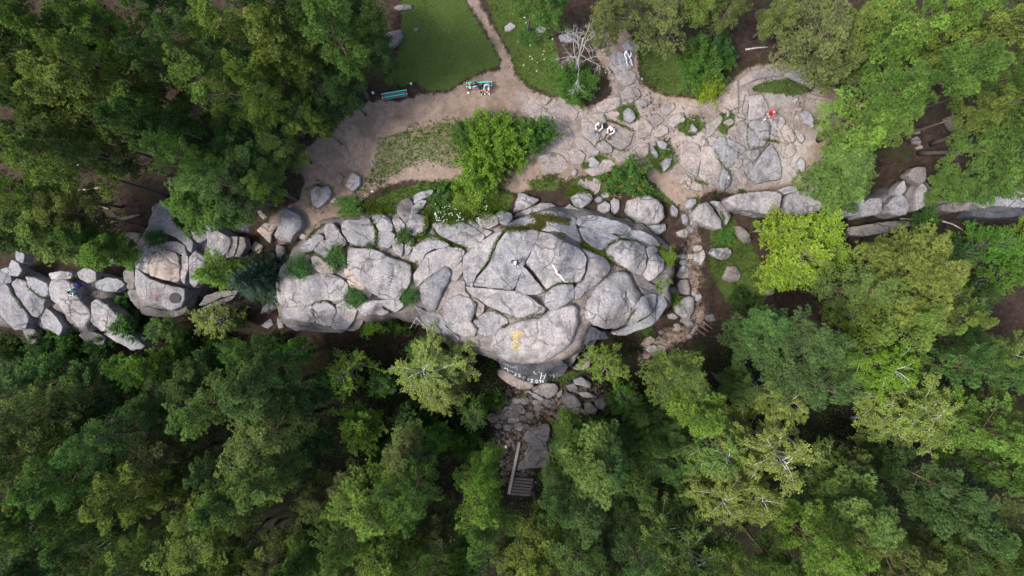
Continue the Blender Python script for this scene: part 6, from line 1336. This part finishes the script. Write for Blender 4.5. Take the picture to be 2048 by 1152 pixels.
# ------------------------------------------------------------------ people
CM = {}
def cloth(col, rough=.85):
    if col not in CM: CM[col] = plain('cloth_%d' % len(CM), col, rough, .12, 18)
    return CM[col]
SKIN = plain('skin', (.50, .30, .21), .6, .06); HAIRM = {'dark': plain('dark_hair', (.022, .016, .013), .6), 'blond': plain('blond_hair', (.52, .38, .22), .6), 'brown': plain('brown_hair', (.10, .055, .035), .6), 'red': plain('reddish_hair', (.16, .05, .03), .6)}
def person(px, py, rot, J, top, legs, shoes, hair, label, zoff=0.0, sleeves='long', shorts=False, cap=None, at=None):
    """J: joints in metres, x right, y forward, z up from what the person rests on"""
    p, n = (surf(px, py) if at is None else (Vector(at), None))
    root = empty('person', (p.x, p.y, p.z + zoff)); root.rotation_euler = (0, 0, rot); tag(root, label, 'person', 'people')
    V = []; E = []; RD = []; REG = []
    def v(c, r, par=None):
        V.append(tuple(c)); RD.append(r)
        if par is not None: E.append((par, len(V) - 1))
        return len(V) - 1
    seg = []
    def lerp(a, b, t): return tuple(a[i] + (b[i] - a[i]) * t for i in range(3))
    pe, ch, ne, he = J['pelvis'], J['chest'], J['neck'], J['head']
    i0 = v(pe, .125); i1 = v(lerp(pe, ch, .5), .118, i0); i2 = v(ch, .135, i1); i3 = v(ne, .055, i2)
    hd = unit(np.array(he) - np.array(ne)); i4 = v(tuple(np.array(he) - hd * .03), .082, i3); i5 = v(tuple(np.array(he) + hd * .07), .086, i4); v(tuple(np.array(he) + hd * .13), .05, i5)
    fw = np.array(J.get('face', (0, 1, 0))); v(tuple(np.array(he) + fw * .098 - hd * .005), .014, i4)
    seg += [(pe, lerp(pe, ch, .12), 'legs'), (lerp(pe, ch, .15), ch, 'top'), (ch, lerp(ch, ne, .6), 'top'), (ne, he, 'skin'), (he, tuple(np.array(he) + hd * .12), 'skin')]
    for s in ('l', 'r'):
        sg = -1 if s == 'l' else 1; sh = J.get('sh_' + s, (ch[0] + sg * .17, ch[1], ch[2] + .06)); el, ha = J['el_' + s], J['ha_' + s]
        a = v(sh, .062, i2); b = v(el, .046, a); w2 = v(lerp(el, ha, .82), .030, b); pl = v(ha, .032, w2)
        d = unit(np.array(ha) - np.array(el)); sd = unit(np.cross(d, np.array([0, 0, 1.])) + 1e-4)
        for k, (o, L) in enumerate(((-.030, .060), (-.010, .078), (.010, .074), (.030, .062))):
            q = v(tuple(np.array(ha) + d * .045 + sd * o), .010, pl); v(tuple(np.array(ha) + d * (.045 + L * .9) + sd * o + np.array([0, 0, -.012])), .007, q)
        th = v(tuple(np.array(ha) + sd * -.045 * sg + d * .012), .011, pl); v(tuple(np.array(ha) + sd * -.062 * sg + d * .045), .008, th)
        seg += [(ch, sh, 'top'), (sh, el, 'top'), (el, lerp(el, ha, .80), 'top' if sleeves == 'long' else 'skin'), (lerp(el, ha, .86), tuple(np.array(ha) + d * .1), 'skin')]
        hp = (pe[0] + sg * .085, pe[1] + .01, pe[2] - .03) if 'hp_' + s not in J else J['hp_' + s]; kn, an = J['kn_' + s], J['an_' + s]; to = J['to_' + s]
        a = v(hp, .088, i0); m1 = v(lerp(hp, kn, .5), .076, a); b = v(kn, .056, m1); m2 = v(lerp(kn, an, .35), .054, b); c = v(an, .040, m2); v(to, .034, c)
        seg += [(pe, hp, 'legs'), (hp, lerp(hp, kn, .8), 'legs'), (lerp(hp, kn, .85), lerp(kn, an, .85), 'skin' if shorts else 'legs'), (lerp(kn, an, .93), to, 'shoes')]
    me = bpy.data.meshes.new('body_cage'); me.from_pydata(V, E, []); ob = bpy.data.objects.new('body_cage', me); COL.objects.link(ob)
    ob.modifiers.new('skin', 'SKIN'); ob.modifiers['skin'].use_smooth_shade = True; sk = me.skin_vertices[0].data
    for i, r in enumerate(RD): sk[i].radius = (r, r); sk[i].use_root = (i == 0)
    sb = ob.modifiers.new('sub', 'SUBSURF'); sb.levels = 2; sb.render_levels = 2
    bpy.context.view_layer.update(); bm2 = bpy.data.meshes.new_from_object(ob.evaluated_get(bpy.context.evaluated_depsgraph_get())); bpy.data.objects.remove(ob); bpy.data.meshes.remove(me)
    bm2.materials.clear()
    mats = {'top': cloth(top), 'legs': cloth(legs), 'skin': SKIN, 'shoes': cloth(shoes)}; order = list(mats)
    for k in order: bm2.materials.append(mats[k])
    n_ = len(bm2.vertices); co = np.empty(n_ * 3, np.float32); bm2.vertices.foreach_get('co', co); co = co.reshape(-1, 3)
    fcs = np.array([np.mean(co[list(p_.vertices)], 0) for p_ in bm2.polygons]); best = np.full(len(fcs), 9.); idx = np.zeros(len(fcs), np.int32)
    for a, b, rg in seg:
        a, b = np.array(a, float), np.array(b, float); ab = b - a; t = np.clip((fcs - a) @ ab / (ab @ ab + 1e-9), 0, 1); dd = np.linalg.norm(fcs - a - t[:, None] * ab, axis=1); k = dd < best; best[k] = dd[k]; idx[k] = order.index(rg)
    bm2.polygons.foreach_set('material_index', idx); bm2.polygons.foreach_set('use_smooth', np.ones(len(fcs), bool)); bm2.name = 'body'
    body = link(bpy.data.objects.new('body', bm2), root)
    # hair: a cap over crown and back of the head, or a sun cap
    hb = MB(); hv = []; hf = []; nn, mm = 14, 7; hq = Vector(hd).to_track_quat('Z', 'Y')
    up = Vector(hd); f_ = Vector(fw); f_ = (f_ - up * f_.dot(up)).normalized(); rr = up.cross(f_).normalized(); c0 = Vector(he) + up * .045 - f_ * .012
    for j in range(mm + 1):
        th = j / mm * 1.75
        for i in range(nn):
            ph = i / nn * 6.283; k = 1.0 if math.cos(ph) < .2 else 1 - .28 * math.cos(ph) * (j / mm); th2 = th * k
            hv.append(tuple(c0 + up * math.cos(th2) * .118 + (f_ * math.cos(ph) + rr * math.sin(ph)) * math.sin(th2) * .103))
    for j in range(mm):
        for i in range(nn): hf.append((j * nn + i, j * nn + (i + 1) % nn, (j + 1) * nn + (i + 1) % nn, (j + 1) * nn + i))
    hb.add(hv, hf); hb.build('hair', HAIRM[hair], root, True)
    if cap:
        cb = MB(); V2 = []; F2 = []
        for j in range(5):
            th = j / 4 * 1.35
            for i in range(14): ph = i / 14 * 6.283; V2.append(tuple(c0 + up * (math.cos(th) * .124 + .012) + (f_ * math.cos(ph) + rr * math.sin(ph)) * math.sin(th) * .115))
        for j in range(4):
            for i in range(14): F2.append((j * 14 + i, j * 14 + (i + 1) % 14, (j + 1) * 14 + (i + 1) % 14, (j + 1) * 14 + i))
        b0 = len(V2); V2 += [tuple(c0 + up * (.045 - .02 * e) + f_ * (.09 + .085 * e * math.cos(a)) + rr * (.10 - .02 * e) * math.sin(a) * 1.0) for e in (0, 1) for a in (-1.2, -.6, 0, .6, 1.2)]
        F2 += [(b0 + i, b0 + i + 1, b0 + i + 6, b0 + i + 5) for i in range(4)]; cb.add(V2, F2); cb.build('cap', cloth(cap), root, True)
    return root
def mir(d):
    o = {}
    for k, c in d.items():
        if k.endswith('_b'): o[k[:-1] + 'l'] = (-c[0], c[1], c[2]); o[k[:-1] + 'r'] = c
        else: o[k] = c
    return o
SIT_B = mir(dict(pelvis=(0,0,.57), chest=(0,.17,.94), neck=(0,.25,1.07), head=(0,.34,1.15), face=(0,.75,-.6), el_b=(.21,.36,.72), ha_b=(.05,.58,.66), kn_b=(.14,.46,.55), an_b=(.15,.46,.10), to_b=(.17,.64,.05)))
SIT_B2 = mir(dict(pelvis=(0,0,.57), chest=(.02,.10,.98), neck=(.03,.15,1.12), head=(.05,.22,1.21), face=(-.2,.8,-.45), el_b=(.24,.20,.74), ha_b=(.10,.42,.68), kn_b=(.12,.45,.55), an_b=(.11,.50,.10), to_b=(.14,.68,.05)))
SIT_G = mir(dict(pelvis=(0,0,.13), chest=(0,-.02,.55), neck=(0,.05,.69), head=(0,.11,.79), face=(0,.85,-.5), el_b=(.27,.18,.44), ha_b=(.10,.42,.44), kn_b=(.15,.40,.44), an_b=(.13,.62,.08), to_b=(.15,.80,.04)))
SIT_L = mir(dict(pelvis=(0,0,.13), chest=(0,-.05,.55), neck=(0,.0,.70), head=(0,.06,.80), face=(0,.85,-.5), el_b=(.26,.14,.42), ha_b=(.14,.38,.30), kn_b=(.16,.48,.20), an_b=(.18,.90,.08), to_b=(.20,.98,.16)))
STAND = mir(dict(pelvis=(0,0,.93), chest=(0,.03,1.33), neck=(0,.05,1.49), head=(0,.08,1.60), face=(0,.9,-.35), el_b=(.27,.05,1.10), ha_b=(.20,.24,.98), kn_b=(.11,.05,.49), an_b=(.12,-.01,.09), to_b=(.14,.18,.04)))
STAND['kn_l'] = (-.11, .18, .52); STAND['an_l'] = (-.13, .16, .10); STAND['to_l'] = (-.15, .36, .04)
TPOSE = mir(dict(pelvis=(0,0,.93), chest=(0,.02,1.33), neck=(0,.03,1.49), head=(0,.05,1.60), face=(0,.95,-.2), el_b=(.46,.02,1.40), ha_b=(.72,.03,1.42), kn_b=(.12,.04,.49), an_b=(.14,-.01,.09), to_b=(.16,.18,.04)))
RD_ = math.radians
bx, by, bz = b2.location
def bench_seat(u): a = b2.rotation_euler[2]; return (bx + math.cos(a) * u, by + math.sin(a) * u - .02, bz + .0)
person(0, 0, RD_(180), SIT_B, (.55, .66, .72), (.55, .55, .56), (.7, .7, .7), 'dark', 'person in a pale blue shirt leaning forward on the right of the bench', at=bench_seat(.58), sleeves='short', shorts=True)
person(0, 0, RD_(195), SIT_B2, (.018, .018, .026), (.016, .015, .02), (.5, .42, .36), 'dark', 'person dressed in black slouching on the middle of the bench', at=bench_seat(.14))
person(1198, 252, RD_(160), SIT_G, (.74, .74, .76), (.03, .03, .05), (.05, .22, .65), 'red', 'person in a white top and dark trousers, left of the pair on the bedrock')
person(1222, 260, RD_(150), SIT_G, (.80, .80, .80), (.035, .025, .03), (.05, .04, .04), 'blond', 'person hunched in white, right of the pair on the bedrock', cap=(.80, .80, .80))
person(1253, 109, RD_(195), SIT_L, (.78, .80, .82), (.40, .52, .58), (.55, .50, .55), 'dark', 'person in a white shirt and light jeans sitting below the dead tree')
person(1543, 228, RD_(118), SIT_G, (.50, .02, .055), (.05, .07, .17), (.80, .80, .80), 'blond', 'person in a red jacket and white shoes sitting on the cracked bedrock')
person(1031, 524, RD_(165), STAND, (.012, .016, .06), (.02, .035, .13), (.05, .06, .1), 'dark', 'person in navy with a white cap standing on the dome', cap=(.82, .82, .82))
person(1113, 547, RD_(-54), TPOSE, (.80, .80, .80), (.72, .72, .74), (.6, .1, .1), 'brown', 'person in white with arms stretched wide on the dome')
person(164, 569, RD_(140), SIT_G, (.012, .04, .42), (.03, .025, .025), (.6, .55, .5), 'brown', 'person in a blue shirt sitting among the left slabs', sleeves='short', shorts=True)
person(154, 583, RD_(120), SIT_G, (.30, .52, .52), (.03, .04, .12), (.7, .7, .72), 'dark', 'person in pale teal sitting just below the one in blue')

# ------------------------------------------------------------------ bags and litter
def bag(px, py, size, col, col2, label, rot=0.0, at=None, name='backpack'):
    p = Vector(at) if at else surf(px, py)[0]; e = empty(name, p); e.rotation_euler = (0, 0, rot); w_, d_, h_ = size; m = MB(); V = []; F = []
    for j in range(7):
        t = j / 6; k = (1 - abs(2 * t - 1) ** 3 * .35)
        for i in range(12):
            a = i / 12 * 6.283; q = 1 / (abs(math.cos(a)) ** 3 + abs(math.sin(a)) ** 3) ** (1 / 3); V.append((math.cos(a) * q * w_ / 2 * k * R.uniform(.95, 1.03), math.sin(a) * q * d_ / 2 * k * R.uniform(.95, 1.03), t * h_))
    for j in range(6):
        for i in range(12): F.append((j * 12 + i, j * 12 + (i + 1) % 12, (j + 1) * 12 + (i + 1) % 12, (j + 1) * 12 + i))
    F += [tuple(range(11, -1, -1)), tuple(range(72, 84))]; m.add(V, F); m.build('bag_body', cloth(col), e, True)
    m = MB(); m.box((0, -d_ * .5, h_ * .4), (w_ * .6, d_ * .3, h_ * .5), None, .02); m.build('pocket', cloth(col2), e)
    m = MB(); m.tube([(-w_ * .2, 0, h_ * .97), (-w_ * .15, 0, h_ * 1.12), (w_ * .15, 0, h_ * 1.12), (w_ * .2, 0, h_ * .97)], .016, 6); m.build('handle', cloth(col2), e, True)
    tag(e, label, 'bag'); return e
sx, sy, sz = bench_seat(-.38); bag(0, 0, (.46, .32, .34), (.02, .018, .05), (.6, .6, .62), 'dark backpack with a white patch on the left of the occupied bench', .3, (sx, sy + .05, sz + .49))
sx, sy, sz = bench_seat(-.72); bag(0, 0, (.16, .16, .16), (.62, .33, .10), (.5, .25, .08), 'small orange pouch on the left end of the occupied bench', .1, (sx, sy + .10, sz + .49), 'pouch')
bag(0, 0, (.18, .15, .15), (.62, .58, .20), (.7, .68, .5), 'small yellowish pouch at the front left of the occupied bench', .6, (sx + .03, sy - .14, sz + .49), 'pouch')
bag(937, 186, (.24, .16, .14), (.62, .55, .50), (.5, .45, .4), 'crumpled pale bag on the ground left of the occupied bench', .2, None, 'paper_bag')
bag(1209, 252, (.36, .40, .30), (.014, .012, .014), (.03, .03, .035), 'black backpack between the two people in white', .4)
bag(1628, 366, (.42, .30, .22), (.04, .07, .28), (.55, .58, .65), 'blue and white bag on the ground left of the right pines', .5)
bag(1382 / 1.0 - 233, 577, (.3, .22, .25), (.03, .035, .09), (.7, .72, .75), 'navy and white bag among the left slabs beside the pair', .5, tuple(surf(149, 580)[0]))
M_LITTER = plain('white_plastic_litter', (.72, .74, .75), .5)
for a, b, lab in [(745, 383, 'white crumpled litter on the dirt right of the heart-shaped boulder'), (822, 168, 'white scrap at the lower edge of the lawn'), (747, 186, 'white scrap in the dirt left of the empty bench'), (158, 332, 'white scrap under the pines near the left edge'), (219, 459, 'white scrap by the long dark log'), (386, 675, 'pale litter at the foot of the split outcrop'), (1945, 204, 'pale blue litter under the pines at the right'), (1012, 893, 'white scrap left of the stairs')]:
    p, n = surf(a, b); m = MB(); V = [(math.cos(i) * R.uniform(.05, .14), math.sin(i) * R.uniform(.05, .14), R.uniform(.01, .09)) for i in np.linspace(0, 5.5, 7)] + [(0, 0, .10), (0, 0, .0)]
    m.add(V, [(i, (i + 1) % 7, 7) for i in range(7)] + [((i + 1) % 7, i, 8) for i in range(7)]); o = m.build('litter', M_LITTER, None, loc=p + Vector((0, 0, .03))); tag(o, lab, 'litter', 'scraps of litter')
